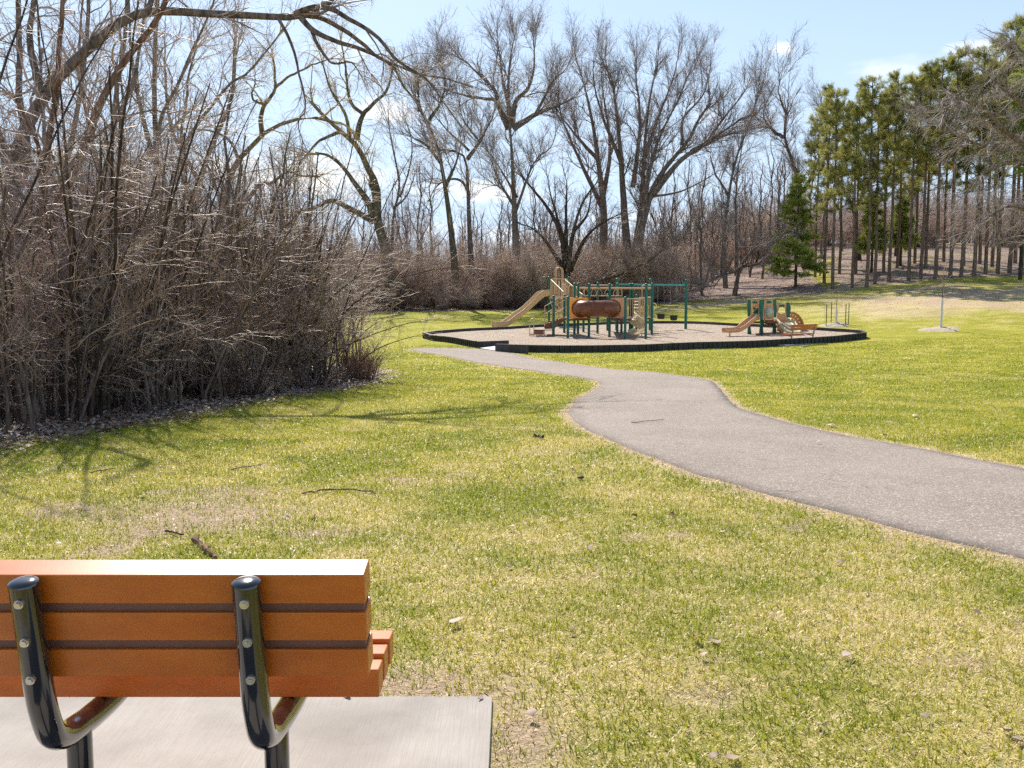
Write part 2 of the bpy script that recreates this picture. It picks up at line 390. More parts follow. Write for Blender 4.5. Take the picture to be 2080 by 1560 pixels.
def make_ground():
    X = axis(-900, 900, .16, 1.022); 
    Y = [-30.0]
    while Y[-1] < 1.0: Y.append(Y[-1] + 1.0)
    d = .16
    while Y[-1] < 1400:
        Y.append(Y[-1] + d)
        if Y[-1] > 12: d *= 1.012 if Y[-1] < 110 else 1.08
    Y = np.array(Y); gx, gy = np.meshgrid(X, Y)
    x, y = gx.ravel(), gy.ravel(); z = terr(x, y)
    nx, ny = len(X), len(Y); i = np.arange(ny - 1)[:, None] * nx + np.arange(nx - 1)[None, :]
    i = i.ravel(); faces = np.stack([i, i + 1, i + nx + 1, i + nx], 1)
    lit = np.maximum(poly_sd(x, y, thicket_poly), np.maximum(poly_sd(x, y, wood_poly) * .45, -9))
    lit = .5 + lit * .55
    gr = poly_sd(x, y, grove_poly)
    lit = np.clip(np.maximum(lit, np.clip(gr * .2, -1, .60)), 0, 1)
    lit[np.abs(x) > 300] = 1
    pd = poly_sd(x, y, path_poly); edge = np.clip(1 - np.abs(pd + .04) / .22, 0, 1)
    # straw coloured slope to the right, bare worn patch in front of the bench
    hx, hy = 22, 62
    hill = np.exp(-(((x - 24) / 6.5) ** 2 + ((y - 58) / 8) ** 2)) * .33
    hill2 = np.exp(-(((x - 14) / 9) ** 2 + ((y - 74) / 2.6) ** 2)) * .3
    c = g2(400, 1040); bare = np.exp(-(((x - c[0]) / .75) ** 2 + ((y - c[1]) / .55) ** 2))
    c = g2(820, 1390); bare = np.maximum(bare, .75 * np.exp(-(((x - c[0]) / .55) ** 2 + ((y - c[1]) / .3) ** 2)))
    c = g2(1060, 1500); bare = np.maximum(bare, .8 * np.exp(-(((x - c[0]) / .18) ** 2 + ((y - c[1]) / .4) ** 2)))
    dry = np.clip(.5 + hill + hill2 + .45 * edge + .35 * bare, 0, 1)
    bareA = np.maximum(bareness(x, y) * (y > 1) * (y < 60), np.clip(.75 * np.exp(-(((x - 27) / 8.5) ** 2 + ((y - 60) / 9) ** 2)) + .6 * np.exp(-(((x - 20) / 13) ** 2 + ((y - 73) / 3.2) ** 2)), 0, 1) * (.25 + 1.1 * vnoise(x, y, .55, 5) * (.4 + vnoise(x, y, 2.2, 6))))
    me = mesh_np('ground', np.stack([x, y, z], 1), [faces])
    for nme, arr in (('litter', lit), ('dry', dry), ('bare', bareA)):
        a = me.attributes.new(nme, 'FLOAT', 'POINT'); a.data.foreach_set('value', arr.astype(np.float32))
    t = NT('lawn_and_leaf_litter'); p = t.pos()
    da = t.node('ShaderNodeAttribute', attribute_name='dry').outputs['Fac']
    sp = t.node('ShaderNodeSeparateXYZ'); t.link(p, sp.inputs[0])
    nd = t.sm(sp.outputs[1], 4, 17, .13, -.07)
    fac = t.math('ADD', t.math('MULTIPLY', t.math('SUBTRACT', da, .5), .9), nd)
    lawn, s = lawn_mix(t, p, (.36, .35, .03), (.50, .45, .055), (.74, .60, .32), None, fac)
    tint = t.noise(p, 38, 4, .75); lawn = t.mix(t.sm(tint, .42, .7, 0, .55), lawn, (.18, .21, .035))
    hi = t.noise(p, 3.4, 6, .75); lawn = t.mix(t.sm(hi, .56, .78, 0, .5), lawn, (.42, .40, .15))
    ba = t.node('ShaderNodeAttribute', attribute_name='bare').outputs['Fac']; bc = t.mix(t.sm(t.noise(p, 45, 4, .75), .35, .65), (.36, .245, .15), (.74, .57, .40))
    lawn = t.mix(t.sm(ba, .05, .6, 0, .92), lawn, bc)
    # leaf litter colours
    v = t.node('ShaderNodeTexVoronoi', i_Scale=13.0); t.link(p, v.inputs[0])
    vc = t.node('ShaderNodeSeparateColor'); t.link(v.outputs['Color'], vc.inputs[0])
    lf = t.ramp(vc.outputs[0], [(0, (.16, .10, .075)), (.4, (.30, .21, .165)), (.75, (.44, .33, .27)), (1, (.62, .51, .45))])
    lb = t.noise(p, .6, 5, .7); lf = t.mix(t.sm(lb, .4, .65, 0, .5), lf, (.12, .08, .055))
    la = t.node('ShaderNodeAttribute', attribute_name='litter').outputs['Fac']
    n1 = t.noise(p, .55, 6, .75, .6)
    lm = t.sm(t.math('ADD', la, t.math('MULTIPLY', t.math('SUBTRACT', n1, .5), 1.1)), .42, .56)
    t.base(t.mix(lm, lawn, lf)); t.set(Roughness=.95, Specular_IOR_Level=.15)
    t.bump(t.math('ADD', t.noise(p, 30, 5, .8), t.math('MULTIPLY', mid_bump(t, p), 1.0)), .8, .05)
    o = link('ground', me, None, t.m); tag(o, kind='structure')
def mid_bump(t, p): return t.noise(p, 4, 4, .7)
make_ground()

def drape(name, poly, h, mat, cuts, kind='structure', edge_attr=False, parent=None, skirt=0):
    from mathutils.geometry import delaunay_2d_cdt
    poly = [(float(q[0]), float(q[1])) for q in poly]; pa = np.array(poly); lo, hi = pa.min(0), pa.max(0)
    X, Y_ = np.meshgrid(np.arange(lo[0], hi[0], cuts), np.arange(lo[1], hi[1], cuts)); X = X.ravel() + .013; Y_ = Y_.ravel() + .017; k = poly_sd(X, Y_, pa) > cuts * .4
    allp = poly + list(zip(X[k].tolist(), Y_[k].tolist())); n0 = len(poly)
    vo, _, fo, *_r = delaunay_2d_cdt([Vector(p) for p in allp], [(i, (i + 1) % n0) for i in range(n0)], [], 0, 1e-6)
    vo = np.array([tuple(v) for v in vo]); fo = np.array([f for f in fo if len(f) == 3]); cen = vo[fo].mean(1); fo = fo[poly_sd(cen[:, 0], cen[:, 1], pa) > 0]
    bm = bmesh.new(); vs = [bm.verts.new((x, y, 0)) for x, y in vo]
    for f in fo: bm.faces.new([vs[i] for i in f])
    me = bpy.data.meshes.new(name); bm.to_mesh(me); bm.free()
    co = np.empty(len(me.vertices) * 3, np.float32); me.vertices.foreach_get('co', co); co = co.reshape(-1, 3)
    co[:, 2] = terr(co[:, 0], co[:, 1]) + h; me.vertices.foreach_set('co', co.ravel())
    if edge_attr:
        d = poly_sd(co[:, 0], co[:, 1], poly); a = me.attributes.new('edge', 'FLOAT', 'POINT')
        a.data.foreach_set('value', np.clip(1 - d / .45, 0, 1).astype(np.float32))
    me.update()
    bm = bmesh.new(); bm.from_mesh(me); bmesh.ops.recalc_face_normals(bm, faces=bm.faces)
    if skirt:
        e = bmesh.ops.extrude_edge_only(bm, edges=[q for q in bm.edges if q.is_boundary])
        for q in e['geom']:
            if isinstance(q, bmesh.types.BMVert): q.co.z -= skirt
    if sum(f.normal.z for f in bm.faces) < 0: bmesh.ops.reverse_faces(bm, faces=bm.faces)
    bm.to_mesh(me); bm.free(); me.polygons.foreach_set('use_smooth', [True] * len(me.polygons))
    return tag(link(name, me, parent, mat), kind=kind)
# path as a strip with several lanes
def make_path():
    K = 420; A = resample(wr, K)
    # nearest matching: use normalised arc length of both sides
    B = resample(wl[:int(len(wl))], K)
    drape('path', path_poly, .006, M['asphalt'], .16, edge_attr=True, skirt=.05)
make_path()
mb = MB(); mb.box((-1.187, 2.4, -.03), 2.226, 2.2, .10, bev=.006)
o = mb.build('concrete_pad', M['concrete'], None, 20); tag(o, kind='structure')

# ------------------------------------------------------------------ scatter (stuff only)
PROTO = bpy.data.collections.new('scatter_sources')
def scatter(name, pts, protos, smin, smax, label=None, normal_tilt=.15, rots=None):
    col = bpy.data.collections.new(name + '_sources')
    for p in protos: col.objects.link(p)
    me = bpy.data.meshes.new(name); me.vertices.add(len(pts)); me.vertices.foreach_set('co', np.asarray(pts, np.float32).ravel())
    o = bpy.data.objects.new(name, me); COL.objects.link(o)
    ng = bpy.data.node_groups.new(name + '_scatter', 'GeometryNodeTree')
    ng.interface.new_socket('Geometry', in_out='INPUT', socket_type='NodeSocketGeometry')
    ng.interface.new_socket('Geometry', in_out='OUTPUT', socket_type='NodeSocketGeometry')
    n = ng.nodes; gi = n.new('NodeGroupInput'); go = n.new('NodeGroupOutput'); m2p = n.new('GeometryNodeMeshToPoints')
    iop = n.new('GeometryNodeInstanceOnPoints'); ci = n.new('GeometryNodeCollectionInfo')
    ci.inputs['Collection'].default_value = col; ci.inputs['Separate Children'].default_value = True; ci.inputs['Reset Children'].default_value = True
    iop.inputs['Pick Instance'].default_value = True
    ri = n.new('FunctionNodeRandomValue'); ri.data_type = 'INT'; ri.inputs[4].default_value = 0; ri.inputs[5].default_value = len(protos) - 1; ri.inputs['Seed'].default_value = 3
    rr = n.new('FunctionNodeRandomValue'); rr.data_type = 'FLOAT_VECTOR'; rr.inputs[0].default_value = (-normal_tilt, -normal_tilt, 0); rr.inputs[1].default_value = (normal_tilt, normal_tilt, 6.283)
    rs = n.new('FunctionNodeRandomValue'); rs.data_type = 'FLOAT'; rs.inputs[2].default_value = smin; rs.inputs[3].default_value = smax; rs.inputs['Seed'].default_value = 5
    L = ng.links.new
    L(gi.outputs[0], m2p.inputs[0]); L(m2p.outputs[0], iop.inputs['Points']); L(ci.outputs[0], iop.inputs['Instance'])
    L(ri.outputs[2], iop.inputs['Instance Index']); L(rr.outputs[0], iop.inputs['Rotation']); L(rs.outputs[1], iop.inputs['Scale']); L(iop.outputs[0], go.inputs[0])
    md = o.modifiers.new('scatter', 'NODES'); md.node_group = ng
    return tag(o, label, None, None, 'stuff')

# grass blades
def blade_mat():
    t = NT('grass_blades'); p = t.pos()
    sp = t.node('ShaderNodeSeparateXYZ'); t.link(p, sp.inputs[0])
    nd = t.sm(sp.outputs[1], 4, 17, .12, -.06)
    ra = t.node('ShaderNodeAttribute', attribute_name='rnd').outputs['Fac']
    bare = []
    fac = t.math('ADD', nd, t.math('MULTIPLY', t.math('SUBTRACT', ra, .5), 1.6))
    c, s = lawn_mix(t, p, (.30, .35, .02), (.53, .49, .05), (1.0, .82, .50), None, fac)
    t.base(c); t.set(Roughness=.45, Specular_IOR_Level=.35)
    tr = t.node('ShaderNodeBsdfTranslucent'); t.link(c, tr.inputs[0]); mx = t.node('ShaderNodeMixShader'); mx.inputs[0].default_value = .42
    t.link(t.b.outputs[0], mx.inputs[1]); t.link(tr.outputs[0], mx.inputs[2]); t.link(mx.outputs[0], t.n['Material Output'].inputs[0]); return t.m
M['blade'] = blade_mat()
def visible(x, y, mu=60):
    z = terr(x, y); c, s = math.cos(PITCH), math.sin(PITCH); dep = y * c + (EYE - z) * s
    u = CU + F * x / dep; v = CV + F * ((EYE - z) * c - y * s) / dep
    return (u > -mu) & (u < 2080 + mu) & (v < 1600 + mu)
def make_grass():
    Vs = []; Fq = []; Ft = []; RN = []; off = 0
    for y0, y1, dens, w, hs in ((2.5, 5, 6800, .0020, .98), (5, 8, 5000, .0024, 1.0), (8, 12, 3000, .0033, 1.05), (12, 18, 1500, .0050, 1.1), (18, 27, 650, .0085, 1.2), (27, 42, 260, .014, 1.2)):
        X = y1 * .85 + .4; n = int(dens * (y1 - y0) * 2 * X); r = np.random.default_rng(int(y0 * 10))
        x = r.uniform(-X, X, n); y = r.uniform(y0, y1, n)
        # half of the blades gather in tufts
        cell = .045; h = n // 2; x[:h] = (np.round(x[:h] / cell) + .35 * np.sin(np.round(y[:h] / cell) * 12.9)) * cell + r.normal(0, .009, h); y[:h] = np.round(y[:h] / cell) * cell + r.normal(0, .009, h) + .3 * cell * np.sin(np.round(x[:h] / cell) * 7.7)
        k = visible(x, y, 520); x, y = x[k], y[k]
        gate = r.uniform(-.05, .07, len(x)); k = (poly_sd(x, y, path_poly) < .012 - np.abs(gate) * .6) & (poly_sd(x, y, pad_poly) < -.004) & (poly_sd(x, y, thicket_poly) < r.uniform(-.9, .5, len(x)))
        br = bareness(x, y) * .8; dp = -poly_sd(x, y, path_poly); dq = -poly_sd(x, y, pad_poly); wob = vnoise(x, y, 4, 8); fr = np.exp(-(np.maximum(dp, 0) / (.05 + .10 * wob)) ** 2) * np.clip(wob * 1.8, .2, 1); br = np.maximum(br, fr * .6); br = np.maximum(br, .6 * np.exp(-(np.maximum(dq, 0) / .07) ** 2) * wob)
        k &= r.uniform(0, 1, len(x)) > br; x, y, fr = x[k], y[k], fr[k]; n = len(x)
        b_ = np.stack([x, y, terr(x, y) - .002], 1); rnd = r.uniform(0, 1, n)
        # clumped dryness so neighbouring blades agree
        rnd = .62 * rnd + .38 * (.5 + .5 * np.sin(x * 31 + 3 * np.sin(y * 23)) * np.sin(y * 27 + 2 * np.sin(x * 19)))
        rnd = np.clip(rnd + .45 * fr, 0, 1); flat = rnd > .55; rnd = .5 + (rnd - .5) * (1.0 if y0 < 8 else .85 if y0 < 12 else .6 if y0 < 18 else .35 if y0 < 27 else .2); hh = np.where(flat, r.uniform(.012, .034, n), r.uniform(.016, .046, n)) * hs; th = r.uniform(0, 2 * np.pi, n)
        lean = np.where(flat, r.uniform(.6, 1.4, n), r.uniform(.1, .9, n)); dr = np.stack([np.cos(th) * np.sin(lean), np.sin(th) * np.sin(lean), np.cos(lean)], 1)
        side = np.stack([-np.sin(th), np.cos(th), np.zeros(n)], 1) * (w * r.uniform(.7, 1.5, n))[:, None]; l2 = np.minimum(lean + r.uniform(.2, .8, n), 1.5); d2 = np.stack([np.cos(th) * np.sin(l2), np.sin(th) * np.sin(l2), np.cos(l2)], 1)
        m = b_ + dr * (hh * .6)[:, None]; tip = m + d2 * (hh * .55)[:, None]
        if y1 <= 12:
            V = np.stack([b_ - side, b_ + side, m + side * .8, m - side * .8, tip], 1).reshape(-1, 3); i = np.arange(n) * 5 + off
            Fq.append(np.stack([i, i + 1, i + 2, i + 3], 1)); Ft.append(np.stack([i + 3, i + 2, i + 4], 1)); RN.append(np.repeat(rnd, 5))
        else:
            V = np.stack([b_ - side, b_ + side, tip], 1).reshape(-1, 3); i = np.arange(n) * 3 + off; Ft.append(np.stack([i, i + 1, i + 2], 1)); RN.append(np.repeat(rnd, 3))
        Vs.append(V); off += len(V)
    me = mesh_np('lawn_grass', np.concatenate(Vs), [np.concatenate(Fq), np.concatenate(Ft)], False)
    a = me.attributes.new('rnd', 'FLOAT', 'POINT'); a.data.foreach_set('value', np.concatenate(RN).astype(np.float32)); print('grass verts', off)
    tag(link('lawn_grass', me, None, M['blade']), 'short mown spring lawn of green and straw coloured blades', None, None, 'stuff')
make_grass()

# dead leaves
def leaf_mat():
    t = NT('dead_leaf'); p = t.pos(); oi = t.node('ShaderNodeObjectInfo')
    c = t.ramp(oi.outputs['Random'], [(0, (.17, .10, .065)), (.3, (.36, .25, .18)), (.6, (.46, .36, .30)), (.85, (.40, .33, .27)), (1, (.36, .17, .08))])
    t.base(c); t.set(Roughness=.6, Specular_IOR_Level=.3); return t.m
M['leaf'] = leaf_mat()
def leaf_proto(seed, n=1, spread=0):
    r = np.random.default_rng(seed); V = []; Fq = []
    for q in range(n):
        L = r.uniform(.05, .09); W = L * r.uniform(.45, .8); c = np.array([r.normal(0, spread), r.normal(0, spread), .006 + abs(r.normal(0, .008))])
        a = r.uniform(0, 6.28); ca, sa = math.cos(a), math.sin(a); base = len(V)
        cu = r.uniform(-.5, .6)
        for i, (px, w) in enumerate(((-.5, .08), (-.25, .8), (.1, 1), (.35, .6), (.5, .05))):
            for sgn in (-1, 1):
                x, y = px * L, sgn * w * W / 2; z = abs(sgn * w) * W * cu * .5 + r.normal(0, .004) + L * .3 * abs(px) * cu
                V.append([c[0] + ca * x - sa * y, c[1] + sa * x + ca * y, c[2] + z])
        for i in range(4): Fq.append([base + 2 * i, base + 2 * i + 1, base + 2 * i + 3, base + 2 * i + 2])
    me = mesh_np('dead_leaf', np.array(V), [np.array(Fq)]); me.materials.append(M['leaf']); return bpy.data.objects.new('dead_leaf', me)
def litter_points():
    out = []
    x = RNG.uniform(-13, -2, 70000); y = RNG.uniform(9, 30, 70000); d = poly_sd(x, y, thicket_poly)
    k = (d > -.9) & (d < 5) & (RNG.uniform(0, 1, len(x)) < np.clip(.55 + d * .8, 0.02, 1)); out.append(np.stack([x, y], 1)[k])
    x = RNG.uniform(-30, 34, 15000); y = RNG.uniform(62, 92, 15000); d = poly_sd(x, y, wood_poly); k = (d > -1.5) & (d < 5); out.append(np.stack([x, y], 1)[k])
    x = RNG.uniform(5, 40, 7000); y = RNG.uniform(52, 100, 7000); d = np.maximum(poly_sd(x, y, grove_poly), -100); k = (d > -14) & (RNG.uniform(0, 1, len(x)) < np.clip(1 + d * .06, .1, 1)); out.append(np.stack([x, y], 1)[k])
    P = np.concatenate(out); return np.stack([P[:, 0], P[:, 1], terr(P[:, 0], P[:, 1])], 1)
scatter('leaf_litter', litter_points(), [leaf_proto(i, 4, .09) for i in range(8)], .5, 1.15, 'carpet of dead brown leaves under the bare thicket and wood', .4)
def lawn_leaf_points():
    n = 300; y = 3 + 32 * RNG.uniform(0, 1, n) ** 1.3; x = RNG.uniform(-.55, .6, n) * y; k = (poly_sd(x, y, thicket_poly) < -.3) & (poly_sd(x, y, pad_poly) < 0)
    k &= (poly_sd(x, y, path_poly) < 0) | (RNG.uniform(0, 1, n) < .12)
    x, y = x[k], y[k]; px_ = [(-.12, 3.47), (-.62, 3.49)]
    x = np.concatenate([x, [q[0] for q in px_]]); y = np.concatenate([y, [q[1] for q in px_]]); return np.stack([x, y, terr(x, y) + .02], 1)
scatter('fallen_leaves', lawn_leaf_points(), [leaf_proto(50 + i) for i in range(6)], .3, .85, 'scattered single dead leaves on the open lawn', .5)
# ------------------------------------------------------------------ bench close to the camera
def near_bench():
    x0, x1 = -1.62, -.365; xc = (x0 + x1) / 2
    B = empty('park_bench', (xc, 2.6, .02), 'orange brown plank bench with black pipe frame seen from behind on the concrete pad', 'bench')
    th = R(10); dn = Vector((0, math.sin(th), -math.cos(th))); fw = Vector((0, math.cos(th), math.sin(th)))   # down the back, into the plank
    rot = Matrix.Rotation(th, 3, 'X'); hp, tp_, pit = .0785, .088, .1035
    A = Vector((xc, 2.313, .848))
    for i in range(3):
        c = A + dn * (hp / 2 + pit * i) + fw * tp_ / 2
        MB().box(c, x1 - x0, tp_, hp, rot, bev=.0035).build('backrest_plank', M['plank'], B, 20)
    for i in range(2):
        c = A + dn * (hp / 2 + pit * (i + .5)) + fw * (tp_ / 2 + .003); MB().box(c, x1 - x0 - .012, tp_ - .012, pit - hp - .001, rot).build('gap_strip', M['gap_dark'], B)  # dark strips added so the gaps between the back planks read dark
    for i, (y, z, xe) in enumerate(((2.71, .419, x1 - .018), (2.81, .427, x1 - .015), (2.91, .435, x1 - .011))):
        MB().box(((x0 + xe) / 2, y, z), xe - x0, .089, .082, Matrix.Rotation(R(-3), 3, 'X'), bev=.0035).build('seat_plank', M['plank'], B, 20)
    for px in (-1.189, -.647):
        off = -.0365
        top = A + dn * .004 + fw * off; top.x = px
        P = [Vector(top), top + dn * .11, top + dn * .22, top + dn * .31]
        P += [Vector((px, 2.352, .465)), Vector((px, 2.384, .405)), Vector((px, 2.445, .372)), Vector((px, 2.52, .360)), Vector((px, 2.60, .350)), Vector((px, 2.75, .343)), Vector((px, 2.93, .352))]
        C = [Vector(q) for q in catmull([tuple(p) for p in P], 5)]
        m = MB().tube(C, .0355, 28)
        # slightly domed welded cap
        t0 = -dn; u_ = t0.orthogonal().normalized(); w_ = t0.cross(u_)
        vs = []; fs = []; n = 28
        for j, (rr, hh) in enumerate(((.0358, 0), (.0345, .004), (.028, .008), (.015, .0105), (.004, .011))):
            for k in range(n):
                a = 2 * math.pi * k / n; vs.append(top + t0 * hh + rr * (math.cos(a) * u_ + math.sin(a) * w_))
            if j: fs += [((j - 1) * n + k, (j - 1) * n + (k + 1) % n, j * n + (k + 1) % n, j * n + k) for k in range(n)]
        fs.append(tuple(range(4 * n, 5 * n))); m.add(vs, fs, True)
        sup = m.build('support_frame', M['black_paint'], B)
        for i in range(3):
            c = A + dn * (hp / 2 + pit * i) + fw * (2 * off - .002); c.x = px + .003
            b = MB(); b.tube([c + fw * .006, c - fw * .003], .0115, 16); b.tube([c - fw * .003, c - fw * .010], .0085, 6)
            b.build('bolt', M['bolt'], B)
        MB().tube([(px, 2.53, .35), (px, 2.53, .021)], .034, 28).build('leg', M['black_paint'], B)
        MB().tube([(px, 2.53, .033), (px, 2.53, .0205)], .075, 28).build('foot_plate', M['black_paint'], B)
    return B
near_bench()

# ------------------------------------------------------------------ playground border, chips, ramp
H_B = .29
top_px = [(860, 675), (866, 673.5), (898, 670.5), (1001, 664.5), (1085, 659.5), (1218, 654.5), (1330, 652), (1402, 652.3), (1480, 656), (1545, 658.5), (1620, 662.5), (1667, 665), (1737, 669.3), (1756, 672.5), (1758, 675.5), (1750, 676),
          (1607, 687.5), (1470, 693.5), (1330, 698.5), (1240, 700.5), (1157, 701.5), (1100, 700.8), (1071, 700.3)]
ring = [np.array(g2(u, v, H_B)) for u, v in top_px]
left_front = [np.array(g2(*p, H_B)) for p in ((860, 675), (880, 680), (967, 692.5))]
whole = ring + [np.array(g2(1004, 703, H_B)), np.array(g2(967, 692.5, H_B)), np.array(g2(880, 680, H_B))]
def border():
    o0 = ring[10]
    B = empty('playground_border', (o0[0], o0[1], tz(*o0)), 'low dark plastic edging with round holes enclosing the wood chips', 'edging')
    cx, cy = np.mean(np.array(ring), axis=0)
    Q1 = np.array(catmull(ring, 6)); Q2 = np.array(catmull(left_front, 4))
    for Q in (Q1, Q2):
        L = np.linalg.norm(np.diff(Q, axis=0), axis=1).sum(); n = max(2, int(round(L / 1.25)))
        P = resample(Q, n + 1)
        for i in range(n):
            a, b = P[i], P[i + 1]; d = b - a; ln = np.linalg.norm(d); d /= ln; nrm = np.array([-d[1], d[0]])
            c = (a + b) / 2; side = -1 if ((np.array([cx, cy]) - c) @ nrm) > 0 else 1   # outward
            out = nrm * side
            m = MB(); za, zb = tz(*a), tz(*b)
            V3 = lambda p, z: Vector((p[0], p[1], z))
            w = .05
            def slab(s0, s1, lo, hi, o0, o1):
                pts = []
                for s in (s0, s1):
                    p = a + d * ln * s; z = za + (zb - za) * s
                    for o in (o0, o1):
                        for h in (lo, hi): pts.append(V3(p + out * o, z + h))
                m.add(pts, [(0, 1, 3, 2), (4, 6, 7, 5), (0, 4, 5, 1), (2, 3, 7, 6), (1, 5, 7, 3), (0, 2, 6, 4)])
            g = .006
            slab(g, 1 - g, -.1, H_B - .03, -.05, .01)
            slab(g * .5, 1 - g * .5, H_B - .03, H_B, -.055, .055)
            slab(g, 1 - g, -.06, .03, .01, .05)
            for k in range(6):
                s = (k + .0) / 5; s = min(max(s, .02), .98); slab(s - .013, s + .013, .03, H_B - .03, .01, .048)
            # raised hole rims
            if c[1] < 48:
                for k in range(5):
                    s = (k + .5) / 5; p = a + d * ln * s; z = za + (zb - za) * s + .13
                    cc = V3(p + out * .014, z); R3 = [cc + Vector((d[0], d[1], 0)) * (.062 * math.cos(q)) + Vector((0, 0, .062 * math.sin(q))) for q in [2 * math.pi * j / 12 for j in range(12)]]
                    m.tube(R3, .012, 5, closed=True)
            t = m.build('border_section', M['black_plastic'], B)
border()
inner = []
wp = np.array(whole); 
drape('playground_surface', [tuple(p) for p in catmull(ring, 4)] + [tuple(g2(1020, 700, .2)), tuple(g2(1000, 697, .2)), tuple(g2(967, 692.5, H_B)), tuple(g2(880, 680, H_B))], .15, M['chips'], 1.2)
def ramp():
    a0 = ground(968, 707); 
    B = empty('access_ramp', a0, 'short dark grey ramp with two low side walls where the path meets the wood chips', 'ramp')
    def wall(u0, v0, u1, v1):
        a, b = ground(u0, v0), ground(u1, v1, .12); a = Vector((a.x, a.y, tz(a.x, a.y))); b = Vector((b.x, b.y, tz(b.x, b.y)))
        d = (b - a); d.z = 0; d.normalize(); n = Vector((-d.y, d.x, 0)) * .06
        m = MB(); P = [a - n, a + n, b + n, b - n]
        m.add([p + Vector((0, 0, -.1)) for p in P] + [p + Vector((0, 0, h)) for p, h in zip(P, (.29, .29, .34, .34))], [(0, 1, 2, 3), (4, 7, 6, 5), (0, 4, 5, 1), (1, 5, 6, 2), (2, 6, 7, 3), (3, 7, 4, 0)])
        m.build('side_wall', M['black_plastic'], B); return a, b
    a, b = wall(970, 707.5, 1033, 702); c, d = wall(1008, 713.5, 1071, 712)
    m = MB(); m.add([a + Vector((0, 0, .03)), c + Vector((0, 0, .03)), d + Vector((0, 0, .19)), b + Vector((0, 0, .19)), a - Vector((0, 0, .2)), c - Vector((0, 0, .2)), d - Vector((0, 0, .1)), b - Vector((0, 0, .1))],
                    [(0, 1, 2, 3), (4, 7, 6, 5), (0, 4, 5, 1), (1, 5, 6, 2), (2, 6, 7, 3), (3, 7, 4, 0)])
    m.build('ramp_surface', M['grey_metal'], B)
ramp()

# ------------------------------------------------------------------ big play structure
def zp(x, y): return 1030 + x / 6.303, 530 + y / 6.303      # measured on a 6.3x enlargement
CH = .15
PG = ground(*zp(1040, 985), CH)
PS = empty('play_structure', (PG.x, PG.y, PG.z), 'green and beige climbing structure with brown crawl tube, stairs and slides', 'play structure')
def Z(x, y, D): return at(*zp(x, y), D)
def post(zx, zt, zb, r=.063, mat='green', parent=PS, name='post', D=None):
    u, vt = zp(zx, zt); vb = zp(zx, zb)[1]
    g = ground(u, vb, CH) if D is None else at(u, vb, D)
    if D is None: D = g.y
    z1 = at(u, vt, D).z; z0 = tz(g.x, g.y) + .05
    m = MB().tube([(g.x, D, z0), (g.x, D, z1 - .04)], r, 14)
    m.tube([(g.x, D, z1 - .07), (g.x, D, z1 - .045), (g.x, D, z1 - .015), (g.x, D, z1)], [r * 1.18, r * 1.18, r * .9, r * .35], 14)
    m.build(name, M[mat], parent); return Vector((g.x, D, tz(g.x, g.y) + CH)), z1
posts = {}
for k, a in dict(P1=(537, 200, 812), P2=(785, 200, 800), P3=(595, 440, 965), P4=(732, 430, 920), P5=(778, 450, 990), P6=(862, 280, 940), P7=(908, 280, 935), P8=(978, 425, 910),
                 P9=(1047, 285, 980), P10=(1158, 270, 930), P11=(1285, 420, 890), P12=(1310, 285, 975), P13=(1410, 280, 925), P15=(1463, 440, 920), P16=(1510, 455, 1000), P17=(1572, 285, 915),
                 P18=(1603, 285, 915), P19=(1655, 430, 880), P20=(1775, 285, 1000), P21=(1852, 280, 940)).items():
    posts[k] = post(*a)
PP = lambda k: posts[k][0]
def zrel(k, zy):   # height seen at zoom row zy at the distance of post k
    return Z(0, zy, PP(k).y).z
def deck(keys, ztop, name='deck', th=.09, mat='brown_deck', grow=.03):
    P = [Vector((PP(k).x, PP(k).y, ztop - th)) for k in keys]; c = sum(P, Vector()) / len(P)
    P = [c + (p - c) * (1 + grow) for p in P]
    MB().prism(P, (0, 0, th)).build(name, M[mat], PS)
dz = zrel('P5', 742)
deck(('P5', 'P9', 'P7', 'P4'), dz); deck(('P12', 'P16', 'P18', 'P11'), dz); deck(('P10', 'P13', 'P17', 'P15'), dz + .3) if False else None
dz2 = zrel('P1', 640); deck(('P1', 'P2', 'P6', 'P4'), dz2 + .0) if False else None
def bx(a, b, c, d, th, mat, name, parent=PS):
    """flat panel with 4 corners and thickness along the view-forward normal"""
    a, b, c, d = map(Vector, (a, b, c, d)); n = (b - a).cross(c - a).normalized() * th
    m = MB().prism([a, b, c, d], n); return m.build(name, M[mat], parent)
# tower deck near the slide head
tw = [Z(545, 480, 57), Z(760, 480, 57), Z(760, 480, 54.6), Z(545, 480, 54.6)]
MB().prism(tw, (0, 0, -.09)).build('deck', M['brown_deck'], PS)
# panels with a round opening for the crawl tube
Df = PP('P5').y + .02
DL = PP('P9').y
